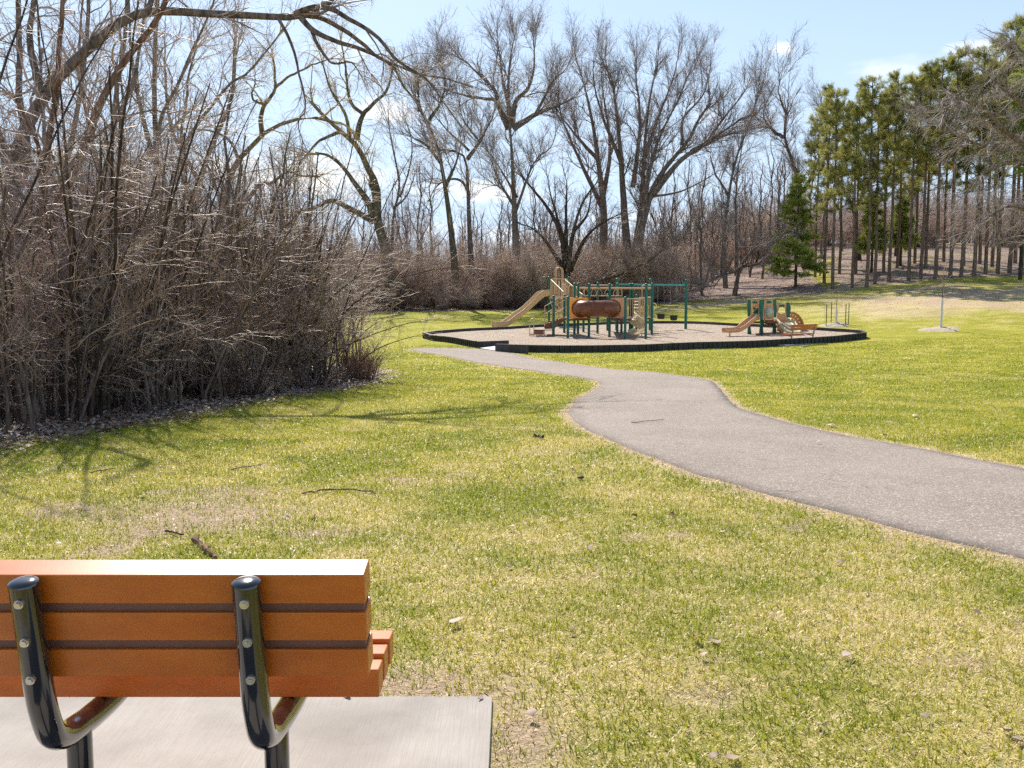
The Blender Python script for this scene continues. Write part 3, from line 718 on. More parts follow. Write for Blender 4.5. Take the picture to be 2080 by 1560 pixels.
# the tube runs left to right between two panels turned to face along it
tubeD = Df + .45
cL, cR = Z(845, 612, tubeD), Z(1460, 612, tubeD); rt = .37
def crawl_tube():
    # leaves the left panel towards the viewer, turns, runs right, and turns back into the right panel
    n = 40; br = .40; yb = tubeD + .42; P = [(cL.x + rt, yb)]
    for k in range(1, 9): q = math.pi / 2 * k / 8; P.append((cL.x + rt + br * (1 - math.cos(q)), yb - br * math.sin(q)))
    xa, xb = P[-1][0], cR.x - rt - br; NS = 30
    for k in range(1, NS): P.append((xa + (xb - xa) * k / NS, yb - br))
    for k in range(0, 9): q = math.pi / 2 * (1 - k / 8); P.append((cR.x - rt - br * (1 - math.cos(q)), yb - br * math.sin(q)))
    N = len(P); vs = []; fs = []; T = []
    for i in range(N):
        a, b = P[max(i - 1, 0)], P[min(i + 1, N - 1)]; d = Vector((b[0] - a[0], b[1] - a[1], 0)).normalized(); sd_ = Vector((d.y, -d.x, 0)); T.append(d)
        for k in range(n):
            an = 2 * math.pi * k / n; p = Vector((P[i][0], P[i][1], cL.z)) + sd_ * (rt * math.cos(an)) + Vector((0, 0, rt * math.sin(an))); vs.append(p[:])
    slots = (9, 13, 17, 21, 25, 29, 33, 36)
    for i in range(N - 1):
        for k in range(n):
            ang = (k + .5) / n * 360
            if i in slots and (ang < 16 or ang > 344 or 164 < ang < 196): continue
            fs.append((i * n + k, (i + 1) * n + k, (i + 1) * n + (k + 1) % n, i * n + (k + 1) % n))
    me = bpy.data.meshes.new('crawl_tube'); me.from_pydata(vs, [], fs); me.update(); me.polygons.foreach_set('use_smooth', [True] * len(me.polygons))
    o = link('crawl_tube', me, PS, M['brown']); md = o.modifiers.new('thick', 'SOLIDIFY'); md.thickness = .02
    for zx in (1035, 1245):
        x = Z(zx, 612, tubeD).x; MB().tube([(x - .03, yb - br, cL.z), (x + .03, yb - br, cL.z)], rt + .028, 40, caps=False).build('tube_flange', M['brown'], o)
    for x in (cL.x + rt, cR.x - rt):
        C = [(x + (rt + .02) * math.cos(a), yb, cL.z + (rt + .02) * math.sin(a)) for a in [2 * math.pi * k / 32 for k in range(32)]]
        MB().tube(C, .03, 6, closed=True).build('tube_flange', M['brown'], o)
rt = .39
crawl_tube()
def full_panel(xa, xb, D0, mat, cxw):
    a, b = Z(xa, 470, D0), Z(xb, 748, D0); n = 40; c = Vector((cxw, D0, cL.z)); r = rt - .01; outer = []; inn = []
    for k in range(n):
        q = 2 * math.pi * k / n + math.pi / n; dx, dz_ = math.cos(q), math.sin(q); inn.append((c.x + r * dx, c.z + r * dz_)); s_ = 1e9
        if dx > 0: s_ = min(s_, (b.x - c.x) / dx)
        if dx < 0: s_ = min(s_, (a.x - c.x) / dx)
        if dz_ > 0: s_ = min(s_, (a.z - c.z) / dz_)
        if dz_ < 0: s_ = min(s_, (b.z - c.z) / dz_)
        outer.append((c.x + s_ * dx, c.z + s_ * dz_))
    vs = [(p[0], D0, p[1]) for p in outer] + [(p[0], D0, p[1]) for p in inn] + [(p[0], D0 + .03, p[1]) for p in outer] + [(p[0], D0 + .03, p[1]) for p in inn]; fs = []
    for k in range(n):
        j = (k + 1) % n; fs += [(k, j, n + j, n + k), (2 * n + k, 3 * n + k, 3 * n + j, 2 * n + j), (k, 2 * n + k, 2 * n + j, j), (n + k, n + j, 3 * n + j, 3 * n + k)]
    MB().add(vs, fs).build('tube_panel', M[mat], PS)
full_panel(798, 1050, tubeD + .43, 'yellow_tan', cL.x + rt); full_panel(1318, 1502, tubeD + .43, 'tan', cR.x - rt)
# railings: (name, top-left, top-right, bottom, D0, D1, bars)
def railing(x0, x1, yt0, yt1, yb0, yb1, D0, D1, nb, r=.022, rb=.013, name='railing', mat='beige', hoop=False):
    m = MB(); a0, a1 = Z(x0, yt0, D0), Z(x1, yt1, D1); b0, b1 = Z(x0, yb0, D0), Z(x1, yb1, D1)
    m.tube([a0, a1], r, 8); m.tube([b0, b1], r, 8); m.tube([a0, b0], r, 8); m.tube([a1, b1], r, 8)
    for k in range(1, nb + 1):
        s = k / (nb + 1); m.tube([a0.lerp(a1, s), b0.lerp(b1, s)], rb, 6)
    return m.build(name, M[mat], PS)
railing(560, 770, 230, 230, 478, 478, 57, 57, 10)                   # tower back
railing(565, 752, 240, 425, 470, 700, 54.6, 52.5, 8, .025)         # slope side of the upper stair
railing(600, 770, 480, 480, 720, 720, 53.5, 53, 9)
railing(745, 850, 240, 330, 470, 470, 56.8, 54, 6)
railing(700, 745, 300, 300, 690, 690, 55, 54, 3)
railing(860, 905, 330, 335, 450, 460, 53, 52, 3)
railing(925, 965, 395, 430, 470, 475, 53, 52, 3)
MB().box(Z(738, 600, 50.4), .16, .05, 2.2).build('panel', M['beige'], PS)
# inner ladder panels, beige boards behind the bars
for zx, D in ((610, 56.4), (665, 56.4), (720, 56.2), (755, 56)):
    a = Z(zx, 260, D); b = Z(zx, 700, D); MB().box((a.x, D, (a.z + b.z) / 2), .075, .03, a.z - b.z, bev=.006).build('climber_board', M['beige'], PS)
# tall hoops on the slide head
for dx, dD in ((0, 0), (16, 1.1)):
    C = [Z(615 + dx, 480, 57 - dD), Z(613 + dx, 140, 57 - dD)] + [Z(657 + dx - 44 * math.cos(q), 128 - 46 * math.sin(q), 57 - dD) for q in np.linspace(.1, math.pi - .1, 9)] + [Z(702 + dx, 140, 57 - dD), Z(704 + dx, 700, 57 - dD)]
    MB().tube(C, .028, 8).build('hoop', M['beige'], PS)
for (cx, w, top, bot, D) in ((740, 44, 320, 480, 54.5), (818, 30, 315, 470, 53.5)):
    C = [Z(cx - w, bot, D), Z(cx - w, top + 30, D)] + [Z(cx - w * math.cos(q), top + 30 - 30 * math.sin(q), D) for q in np.linspace(.15, math.pi - .15, 7)] + [Z(cx + w, top + 30, D), Z(cx + w, bot, D)]
    MB().tube(C, .024, 8).build('hoop', M['beige'], PS)
# straight slide
def sweep_chute(center, half, wall, th, name, mat, parent, wdir=None):
    """center: path points; U section, half width along horizontal perpendicular"""
    C = [Vector(c) for c in center]; vs = []; fs = []; N = len(C)
    prof = [(-1, 1), (-1, .15), (-.8, 0), (-.3, -.05), (.3, -.05), (.8, 0), (1, .15), (1, 1)]
    for i, p in enumerate(C):
        t = (C[min(i + 1, N - 1)] - C[max(i - 1, 0)]).normalized()
        s = wdir(i) if wdir else Vector((-t.y, t.x, 0)).normalized()
        nrm = s.cross(t); nrm = nrm if nrm.z > 0 else -nrm
        w = wall(i) if callable(wall) else wall
        for a, b in prof: vs.append(p + s * (half * a) + nrm * (w * b))
    n = len(prof)
    for i in range(N - 1):
        for k in range(n - 1): fs.append((i * n + k, i * n + k + 1, (i + 1) * n + k + 1, (i + 1) * n + k))
    me = bpy.data.meshes.new(name); me.from_pydata([v[:] for v in vs], [], fs); me.update(); me.polygons.foreach_set('use_smooth', [True] * len(me.polygons))
    o = link(name, me, parent, M[mat]); md = o.modifiers.new('thick', 'SOLIDIFY'); md.thickness = th; md.offset = 0
    return o
def sl(u, v, D): return at(u, v, D)
sp_ = [(1120, 600, 56.4), (1106, 601.5, 56.4), (1098, 606, 56.3), (1090, 612.5, 56.2), (1078, 623, 56), (1066, 634, 55.8), (1056, 641, 55.6), (1046, 648.5, 55.4), (1036, 656, 55.2), (1027, 661.5, 55.), (1017, 663.5, 54.8), (1003, 664, 54.6)]
cp = [Vector(q) for q in catmull([tuple(sl(*p)) for p in sp_], 3)]
wl_ = lambda i: .36 if i < 6 else (.36 - .08 * (i - 6) / 4 if i < 10 else .28)
sweep_chute(cp, .27, wl_, .035, 'slide', 'beige', PS)
a = sl(1022, 663, 54.9); MB().tube([a, (a.x, a.y, tz(a.x, a.y) + .1)], .03, 8).build('slide_support', M['beige'], PS)
# stairs with handrails
g0 = Z(520, 850, 48.0); g1 = Z(745, 745, 49.3)
for sd in (0, 1):
    off = Vector((0, 1.0 * sd, 0)); a = Z(482, 822, 47.6) + off; b = Z(600, 832, 47.6) + off
    P = [Z(482, 872, 47.6) + off, Z(482, 822, 47.6) + off, Z(545, 790, 47.6) + off, Z(700, 735, 47.6) + off, Z(758, 735, 47.6) + off, Z(758, 748, 47.6) + off, Z(600, 868, 47.6) + off]
    MB().prism(P, (0, .04, 0)).build('stair_stringer', M['brown'], PS)
for i, (zx, zy) in enumerate(((520, 825), (575, 795), (640, 768), (705, 742))):
    c = Z(zx, zy, 48.1); MB().box(c, .34, .95, .05, bev=.008).build('step', M['brown'], PS)
    MB().box(c + Vector((-.15, 0, -.07)), .02, .95, .13).build('step', M['brown'], PS)
for dy in (0, 1.0):
    D = 47.6 + dy
    for a, b in (((485, 582), (628, 497)), ((590, 582), (738, 497))): 
        if dy == 0 and a[0] == 485: a2, b2 = (590, 582), (738, 497)
        pass
    m = MB(); 
    if dy: 
        m.tube([Z(484, 828, D), Z(484, 580, D), Z(628, 497, D)], .02, 8); m.tube([Z(484, 680, D), Z(620, 600, D)], .02, 8); m.tube([Z(480, 580, D), Z(480, 830, D)], .015, 8)
    else:
        m.tube([Z(580, 985, D), Z(580, 600, D), Z(582, 590, D), Z(738, 500, D)], .02, 8); m.tube([Z(582, 690, D), Z(728, 605, D)], .02, 8)
        m.tube([Z(545, 470, D), Z(580, 600, D)], .02, 8); m.tube([Z(545, 465, D), Z(770, 462, D)], .022, 8)
    m.build('handrail', M['beige'], PS)
# transfer platform
m = MB(); tp = Z(410, 882, 46.9); m.prism([Z(345, 880, 46.5), Z(575, 880, 46.5), Z(575, 880, 47.6), Z(345, 880, 47.6)], (0, 0, -.04)); m.build('transfer_platform', M['brown_deck'], PS)
bx(Z(345, 885, 46.5), Z(472, 885, 46.5), Z(472, 945, 46.5), Z(345, 945, 46.5), .04, 'brown', 'platform_skirt')
bx(Z(286, 932, 46.8), Z(345, 936, 46.8), Z(345, 948, 46.8), Z(286, 944, 46.8), .3, 'brown', 'transfer_step')
for zx, zt, D in ((288, 800, 46.6), (342, 740, 46.6), (342, 890, 46.5), (480, 890, 46.5), (420, 940, 47), (447, 940, 47)):
    b = Z(zx, 988, D); b.z = tz(b.x, b.y) + .1; MB().tube([Z(zx, zt, D), b], .02, 8).build('platform_leg', M['beige'], PS)
MB().tube([Z(288, 770, 46.6), Z(300, 752, 46.6), Z(325, 738, 46.6), Z(342, 742, 46.6)], .02, 8).build('handrail', M['beige'], PS)
# overhead ladder
Dm = PP('P7').y - .4
MB().tube([Z(868, 348, Dm + .9), Z(1845, 350, Dm - .3)], .052, 12).build('overhead_beam', M['beige'], PS)
MB().tube([Z(980, 447, Dm + .9), Z(1470, 447, Dm + .2)], .024, 8).build('overhead_rail', M['beige'], PS)
MB().tube([Z(1350, 310, Dm + 2.6), Z(1065, 310, Dm + 2.9)], .03, 8).build('overhead_rail', M['beige'], PS)
for zx in (1005, 1110, 1182, 1285, 1395, 1440):
    hw = 34; D = Dm + .5
    C = [Z(zx - 8, 362, D), Z(zx - hw, 405, D), Z(zx - hw + 8, 436, D), Z(zx, 447, D), Z(zx + hw - 8, 436, D), Z(zx + hw, 405, D), Z(zx + 8, 362, D)]
    MB().tube([Vector(q) for q in catmull([tuple(c) for c in C], 3)], .016, 6).build('hand_grip', M['beige'], PS)
MB().tube([Z(990, 362, Dm + .9), Z(990, 447, Dm + .9)], .018, 6).build('hand_grip', M['beige'], PS); MB().tube([Z(1470, 362, Dm + .2), Z(1470, 447, Dm + .2)], .018, 6).build('hand_grip', M['beige'], PS)
# right-hand rails, ladder and arcs
railing(1532, 1758, 486, 486, 735, 735, 47.2, 47.2, 8); railing(1540, 1700, 480, 480, 730, 730, 50.6, 50.2, 7)
railing(1690, 1790, 470, 470, 735, 735, 50, 49.5, 4); railing(1800, 1845, 465, 465, 720, 720, 49.8, 49, 2)
for k in range(6): MB().tube([Z(1625, 520 + 42 * k, 49.8), Z(1680, 520 + 42 * k, 49.6)], .02, 6).build('ladder_rung', M['beige'], PS)
C = [Z(1728, 735, 49.5), Z(1728, 340, 49.5)] + [Z(1757 - 28 * math.cos(q), 330 - 20 * math.sin(q), 49.5) for q in np.linspace(.2, 1.4, 4)] + [Z(1845, 312, 49.3)]
MB().tube(C, .026, 8).build('hoop', M['beige'], PS)
for zy, w in ((575, 44), (715, 44), (875, 40)):
    C = [Z(1858, zy - 38, 49)] + [Z(1868 + w * math.sin(q), zy - 38 * math.cos(q), 49) for q in np.linspace(.2, math.pi - .2, 9)] + [Z(1858, zy + 38, 49)]
    MB().tube(C, .02, 6).build('climbing_ring', M['cream'], PS)
bx(Z(1790, 730, 48.5), Z(1850, 730, 48.5), Z(1850, 748, 48.5), Z(1790, 748, 48.5), .6, 'brown_deck', 'step')
# orange-brown board at the tower, platform skirts
bx(Z(800, 742, Df - .05), Z(1035, 745, DL), Z(1035, 762, DL), Z(800, 760, Df - .05), .05, 'brown_deck', 'deck_skirt')
bx(Z(1322, 745, Df), Z(1590, 752, Df), Z(1590, 768, Df), Z(1322, 760, Df), .05, 'brown_deck', 'deck_skirt')
# spiral slide: a wide trough turning three quarters round
def spiral():
    # trough swept along a turning path measured from the photograph, banked so that its hollow faces the viewer
    path = [(1580, 742, 47.6), (1630, 740, 47.3), (1690, 748, 46.9), (1738, 785, 46.5), (1755, 840, 46.2), (1735, 890, 46.0), (1695, 918, 45.9), (1640, 930, 45.8), (1570, 934, 45.7)]
    C = [Vector(q) for q in catmull([tuple(Z(*p)) for p in path], 4)]; N = len(C); cen = Z(1660, 835, 47.2)
    vs = []; fs = []; prof = [(-1, .85), (-.92, .35), (-.6, .05), (0, -.08), (.6, .05), (.92, .35), (1, .85)]
    for i, p in enumerate(C):
        t = (C[min(i + 1, N - 1)] - C[max(i - 1, 0)]).normalized(); s_ = i / (N - 1); inn = (cen - p); inn -= t * inn.dot(t); inn.normalize()
        bank = math.sin(min(1, max(0, s_)) * math.pi) ** .7 * .9; nrm_ = (Vector((0, -.35, 1)) * (1 - bank) + (inn + Vector((0, -1.0, .35))) * bank); nrm_ -= t * nrm_.dot(t); nrm_.normalize(); sd_ = t.cross(nrm_)
        w = .27 + .13 * math.sin(s_ * math.pi); dpt = .26 if s_ < .8 else .26 - .12 * (s_ - .8) / .2
        for a_, b_ in prof: vs.append((p + sd_ * (a_ * w) + nrm_ * (b_ * dpt))[:])
    n = len(prof)
    for i in range(N - 1):
        for k in range(n - 1): fs.append((i * n + k, i * n + k + 1, (i + 1) * n + k + 1, (i + 1) * n + k))
    me = bpy.data.meshes.new('spiral_slide'); me.from_pydata(vs, [], fs); me.update(); me.polygons.foreach_set('use_smooth', [True] * len(me.polygons))
    o = link('spiral_slide', me, PS, M['cream']); md = o.modifiers.new('thick', 'SOLIDIFY'); md.thickness = .04; md.offset = 0
    sb = o.modifiers.new('sub', 'SUBSURF'); sb.levels = 1; sb.render_levels = 1
    for q in ((1640, 940), (1690, 930), (1725, 920)):
        a = Z(q[0], q[1], 46.3); MB().tube([a, (a.x, a.y, tz(a.x, a.y) + .1)], .022, 8).build('slide_support', M['cream'], PS)
spiral()

# ------------------------------------------------------------------ swing frame
g = ground(1394, 668, CH); SW = empty('swing_frame', g, 'tall green swing frame with a teal top rail behind the climbing structure', 'swing frame')
Ds = g.y
for u, vt in ((1253.5, 565), (1321.6, 565.7), (1394.5, 567)):
    t = at(u, vt, Ds); b = tz(t.x, Ds)
    m = MB().tube([(t.x, Ds, b), (t.x, Ds, t.z - .04)], .075, 14); m.tube([(t.x, Ds, t.z - .06), (t.x, Ds, t.z - .02), (t.x, Ds, t.z)], [.088, .075, .03], 14); m.build('post', M['green'], SW)
MB().tube([at(1255, 577.5, Ds), at(1394, 579, Ds)], .045, 12).build('top_rail', M['teal'], SW)
for i, (u, v) in enumerate(((1342.5, 643), (1368.5, 645.5))):
    c = at(u, v, Ds); t = at(u, 578.5, Ds)
    s = empty('bucket_swing', c, ('dark bucket swing seat hanging nearer the middle post', 'dark bucket swing seat hanging nearer the right end post')[i], 'swing', 'bucket swings under the teal rail')
    m = MB(); prof = [(.09, -.14), (.15, -.12), (.17, 0), (.18, .14), (.155, .14), (.14, 0), (.07, -.10)]
    n = 14; vs = []; fs = []
    for k in range(n):
        a = 2 * math.pi * k / n
        for r_, h in prof: vs.append((c.x + r_ * 1.15 * math.cos(a), c.y + r_ * math.sin(a), c.z + h))
    q = len(prof)
    for k in range(n):
        for j in range(q): fs.append((k * q + j, ((k + 1) % n) * q + j, ((k + 1) % n) * q + (j + 1) % q, k * q + (j + 1) % q))
    m.add(vs, fs, True); m.build('seat', M['black_rubber'], s)
    for sx in (-1, 1):
        MB().tube([(t.x + sx * .15, t.y, t.z), (c.x + sx * .19, c.y, c.z + .13)], .006, 5).build('chain', M['grey_metal'], s)

# ------------------------------------------------------------------ toddler unit
def yp(x, y): return 1460 + x / 6.71, 590 + y / 6.71
def Y(x, y, D): return at(*yp(x, y), D)
tg = ground(*yp(590, 600), CH); TD = tg.y
TU = empty('toddler_play_unit', tg, 'small green and tan toddler climber with two slides and a perforated dome', 'play structure')
def flare_post(prof, D, w=.16):
    """prof: list of (x left, x right, y) in enlargement pixels"""
    L_ = [Y(a, y, D) for a, b, y in prof]; Rr = [Y(b, y, D) for a, b, y in prof]
    g = tz(L_[-1].x, D) + .05; L_[-1].z = g; Rr[-1].z = g
    poly = L_ + Rr[::-1]; bm = bmesh.new(); f = bm.faces.new([bm.verts.new(p) for p in poly])
    e = bmesh.ops.extrude_face_region(bm, geom=[f]); bmesh.ops.translate(bm, vec=(0, w, 0), verts=[q for q in e['geom'] if isinstance(q, bmesh.types.BMVert)])
    bmesh.ops.recalc_face_normals(bm, faces=bm.faces); bmesh.ops.bevel(bm, geom=bm.edges[:], offset=.012, segments=2, affect='EDGES')
    me = bpy.data.meshes.new('post'); bm.to_mesh(me); bm.free(); link('post', me, TU, M['green'])
flare_post([(400, 445, 128), (392, 440, 200), (397, 437, 290), (402, 434, 350), (405, 432, 480), (400, 440, 540), (395, 452, 600)], TD + .5)
flare_post([(562, 625, 125), (560, 618, 200), (566, 606, 290), (570, 603, 380), (570, 602, 480), (562, 608, 550), (560, 625, 610)], TD - .15)
flare_post([(742, 780, 122), (735, 788, 200), (742, 795, 260), (752, 785, 360), (750, 780, 470), (742, 785, 540), (735, 795, 598)], TD + .4)
flare_post([(925, 962, 165), (918, 985, 230), (922, 978, 290), (930, 968, 380), (932, 965, 470), (930, 968, 560)], TD + 1.0)
def panel(pts, D, th, mat, name, hole=None):
    P = [Y(x, y, D) for x, y in pts]; bm = bmesh.new(); vs = [bm.verts.new(p) for p in P]
    if hole:
        hv = [bm.verts.new(Y(x, y, D)) for x, y in hole]
        es = [bm.edges.new((vs[i], vs[(i + 1) % len(vs)])) for i in range(len(vs))] + [bm.edges.new((hv[i], hv[(i + 1) % len(hv)])) for i in range(len(hv))]
        bmesh.ops.triangle_fill(bm, edges=es, use_beauty=True, use_dissolve=False)
    else: bm.faces.new(vs)
    e = bmesh.ops.extrude_face_region(bm, geom=bm.faces[:]); bmesh.ops.translate(bm, vec=(0, th, 0), verts=[q for q in e['geom'] if isinstance(q, bmesh.types.BMVert)])
    bmesh.ops.recalc_face_normals(bm, faces=bm.faces); me = bpy.data.meshes.new(name); bm.to_mesh(me); bm.free(); return link(name, me, TU, M[mat])
ell = lambda cx, cy, rx, ry, n=18: [(cx + rx * math.cos(2 * math.pi * k / n), cy + ry * math.sin(2 * math.pi * k / n)) for k in range(n)]
panel([(442, 128), (500, 142), (562, 128), (562, 200), (568, 358), (436, 358), (440, 280), (445, 200)], TD + .1, .05, 'tan', 'panel', [(462, 228), (500, 222), (543, 226), (545, 290), (543, 352), (466, 352), (460, 290)])
panel([(625, 128), (680, 142), (742, 128), (738, 200), (752, 290), (752, 395), (603, 395), (606, 290), (620, 200)], TD + .1, .05, 'tan', 'panel', ell(686, 297, 52, 76))
panel([(790, 180), (850, 190), (920, 165), (918, 250), (925, 400), (790, 470), (795, 300)], TD + .6, .05, 'tan', 'panel', [(822, 235), (870, 225), (905, 245), (908, 300), (850, 318), (808, 300)])
for cx, cy in ((492, 162), (686, 160), (862, 208)):
    D = TD + (.6 if cx > 800 else .1) - .012; panel(ell(cx, cy, 37, 18), D, .02, 'green', 'panel_badge')
C = [Y(686 + 56 * math.cos(q), 297 + 80 * math.sin(q), TD + .08) for q in [2 * math.pi * k / 28 for k in range(28)]]
MB().tube(C, .035, 8, closed=True).build('window_ring', M['cream'], TU)
c = Y(686, 297, TD + .1); ms = MB().sphere((0, 0, 0), 1, n=24, m=12); ms.V = [(c.x + v[0] * .17, c.y + v[1] * .12, c.z + v[2] * .25) for v in ms.V]; ms.build('bubble_window', M['window_clear'], TU)
for k in range(3):
    C0 = Y(483 + 22 * k, 225, TD + .2); C1 = Y(483 + 22 * k, 352, TD + .2); MB().tube([C0, C1], .02, 6).build('bead_bar', M['green'], TU)
    for j in range(4):
        c = Y(483 + 22 * k, 245 + 28 * j + 6 * (k % 2), TD + .2); MB().sphere(c, .06, 1, 10, 6).build('bead', M['yellow_tan' if (j + k) % 4 == 1 else 'green'], TU)
# deck and lower skirt
MB().prism([Y(420, 420, TD + .1), Y(800, 420, TD + .1), Y(800, 420, TD + 1.3), Y(420, 420, TD + 1.3)], (0, 0, -.1)).build('deck', M['brown'], TU)
panel([(640, 398), (790, 398), (790, 440), (740, 480), (660, 470), (640, 440)], TD + .5, .05, 'brown', 'panel')
# steering wheel
C = [Y(622 + 24 * math.cos(q), 436 + 34 * math.sin(q), TD - .3) for q in [2 * math.pi * k / 18 for k in range(18)]]
m = MB().tube(C, .028, 6, closed=True); cc = Y(622, 436, TD - .3)
for k in range(3): m.tube([cc, C[k * 6]], .018, 6)
m.build('steering_wheel', M['black_rubber'], TU)
a = Y(583, 600, TD - .5); MB().tube([(a.x, a.y, tz(a.x, a.y)), (a.x, a.y, Y(583, 470, TD - .5).z)], .03, 8).build('support_pipe', M['stake'], TU)
# slides
P = [Y(540, 392, TD - .1), Y(500, 396, TD - .1), Y(455, 420, TD - .15), Y(390, 470, TD - .25), Y(330, 520, TD - .35), Y(270, 556, TD - .4), Y(200, 566, TD - .5), Y(72, 570, TD - .6)]
sweep_chute([Vector(q) for q in catmull([tuple(p) for p in P], 3)], .25, lambda i: .2 if i > 3 else .26, .035, 'slide', 'tan', TU)
a = Y(150, 570, TD - .5); MB().tube([a, (a.x, a.y, tz(a.x, a.y))], .03, 8).build('slide_support', M['tan'], TU)
P = [Y(800, 420, TD + .5), Y(860, 405, TD + .3), Y(905, 430, TD), Y(950, 490, TD - .8), Y(1000, 545, TD - 1.5), Y(1060, 570, TD - 2.0)]
P = [Y(835, 425, TD + .5), Y(880, 432, TD + .25), Y(915, 460, TD - .1), Y(955, 510, TD - .6), Y(990, 550, TD - 1.1), Y(1015, 572, TD - 1.5)]
sweep_chute([Vector(q) for q in catmull([tuple(p) for p in P], 3)], .36, .2, .035, 'slide', 'cream', TU)
panel([(815, 480), (860, 470), (885, 560), (850, 570)], TD + .2, .3, 'tan', 'slide_support')
# perforated dome wall
def dome():
    D = TD + 1.2; vs = []; n, mN = 40, 16; c = Y(985, 560, D); rx = Y(1180, 560, D).x - c.x; rz = Y(985, 285, D).z - c.z; fs = []
    for i in range(n + 1):
        a = math.pi * i / n
        for j in range(mN + 1):
            s = .12 + .88 * j / mN; vs.append((c.x + rx * s * math.cos(a), D + .55 * (1 - s * s) ** .5 + .0, c.z + rz * s * math.sin(a)))
    for i in range(n):
        for j in range(mN):
            if (i % 3 == 1 and j in (7, 10, 13) and 3 < i < 37) and not (14 < i < 16): continue
            fs.append((i * (mN + 1) + j, (i + 1) * (mN + 1) + j, (i + 1) * (mN + 1) + j + 1, i * (mN + 1) + j + 1))
    me = bpy.data.meshes.new('dome_wall'); me.from_pydata(vs, [], fs); me.update(); me.polygons.foreach_set('use_smooth', [True] * len(me.polygons))
    o = link('dome_wall', me, TU, M['tan']); md = o.modifiers.new('thick', 'SOLIDIFY'); md.thickness = .05; sb = o.modifiers.new('s', 'SUBSURF'); sb.levels = 1; sb.render_levels = 1
dome()

# ------------------------------------------------------------------ far bench beside the border
def far_bench():
    gl, gr = ground(*yp(998, 745)), ground(*yp(1290, 722))
    B = empty('park_bench', (gl + gr) / 2, 'small tan plank bench with grey legs facing the wood chips beside the border', 'bench')
    d = gr - gl; d.z = 0; w = d.length; d.normalize(); f = Vector((-d.y, d.x, 0)); up = Vector((0, 0, 1)); z0 = (gl.z + gr.z) / 2
    P = lambda s, q, h: Vector(((gl + d * s).x, (gl + d * s).y, z0)) + f * q + up * h
    rot = Matrix((d, f, up)).transposed()
    for h, q in ((.80, -.06), (.675, -.02)): MB().box(P(w / 2, q, h), w + .28, .045, .115, rot, bev=.005).build('backrest_plank', M['plank'], B)
    for q in (.12, .25, .38): MB().box(P(w / 2, q, .44), w + .28, .115, .04, rot, bev=.005).build('seat_plank', M['plank'], B)
    for s in (0, w):
        MB().tube([P(s, 0.05, -.02), P(s, .03, .40), P(s, -.09, .86)], .032, 10).build('leg', M['grey_metal'], B)
        MB().tube([P(s, .03, .36), P(s, .42, .41)], .026, 8).build('seat_bracket', M['grey_metal'], B)
    pd = MB().box(P(w / 2 - .25, .35, .0), w + 1.1, 1.4, .07, rot, bev=.005); o = pd.build('bench_slab', M['concrete']); tag(o, kind='structure')
far_bench()

# ------------------------------------------------------------------ saplings
def mulch(c, r, name, label):
    n, k = 26, 6; vs = [(c.x, c.y, tz(c.x, c.y) + .11)]; fs = []
    rg = np.random.default_rng(int(r * 100))
    for j in range(1, k + 1):
        for i in range(n):
            a = 2 * math.pi * i / n; q = r * j / k * (1 + .12 * math.sin(3 * a) + .05 * rg.normal()); x, y = c.x + q * math.cos(a), c.y + q * math.sin(a)
            vs.append((x, y, tz(x, y) + .13 * (1 - (j / k) ** 2) + (.02 * rg.normal() if j < k else -.03)))
    for i in range(n): fs.append((0, 1 + i, 1 + (i + 1) % n))
    for j in range(k - 1):
        for i in range(n): a = 1 + j * n + i; b = 1 + j * n + (i + 1) % n; fs.append((a, a + n, b + n, b))
    o = MB().add(vs, fs, True).build(name, M['mulch']); tag(o, label, 'mulch ring', 'mulch rings round the young trees')
# ------------------------------------------------------------------ branching
def nrm(a): return a / (np.linalg.norm(a, axis=-1, keepdims=True) + 1e-9)
def plen(P): return np.linalg.norm(np.diff(P, axis=1), axis=2).sum(1)
def spawn(P, Rd, rg, dens=None, n=None, t0=.2, t1=1., L=(.3, .5), absL=None, ang=(.5, .9), rr=.6, K=5, wig=.18, up=.0, tip=.3, minr=.003, cap=None, lt=.55, flat=0):
    N, Kp, _ = P.shape; ln = plen(P)
    cnt = np.full(N, n) if n is not None else rg.poisson(np.maximum(ln * dens, .01))
    idx = np.repeat(np.arange(N), cnt)
    if cap and len(idx) > cap: idx = rg.choice(idx, cap, replace=False)
    if not len(idx): return np.zeros((0, K, 3)), np.zeros((0, K))
    t = rg.uniform(t0, t1, len(idx)); f = t * (Kp - 1); i = np.minimum(f.astype(int), Kp - 2); w = (f - i)[:, None]
    b = P[idx, i] * (1 - w) + P[idx, i + 1] * w; tan = nrm(P[idx, i + 1] - P[idx, i])
    r0 = (Rd[idx, i] * (1 - w[:, 0]) + Rd[idx, i + 1] * w[:, 0]) * rr
    if absL: ll = rg.uniform(*absL, len(idx)) * (1.1 - lt * t)
    else: ll = ln[idx] * rg.uniform(*L, len(idx)) * (1.1 - lt * t)
    r0 = np.minimum(r0, ll * .019 + .003); r0 = np.maximum(r0, minr)
    q = rg.normal(size=(len(idx), 3)); q[:, 2] *= (1 - flat); perp = nrm(q - (q * tan).sum(1, keepdims=True) * tan)
    a = rg.uniform(*ang, len(idx))[:, None]; d = np.cos(a) * tan + np.sin(a) * perp
    out = np.zeros((len(idx), K, 3)); out[:, 0] = b; p = b.copy()
    for k in range(1, K):
        d = nrm(d + rg.normal(size=d.shape) * wig + np.array([0, 0, up])); p = p + d * (ll / (K - 1))[:, None]; out[:, k] = p
    rad = r0[:, None] * (1 - (1 - tip) * np.linspace(0, 1, K)[None]); return out, np.maximum(rad, minr * .6)
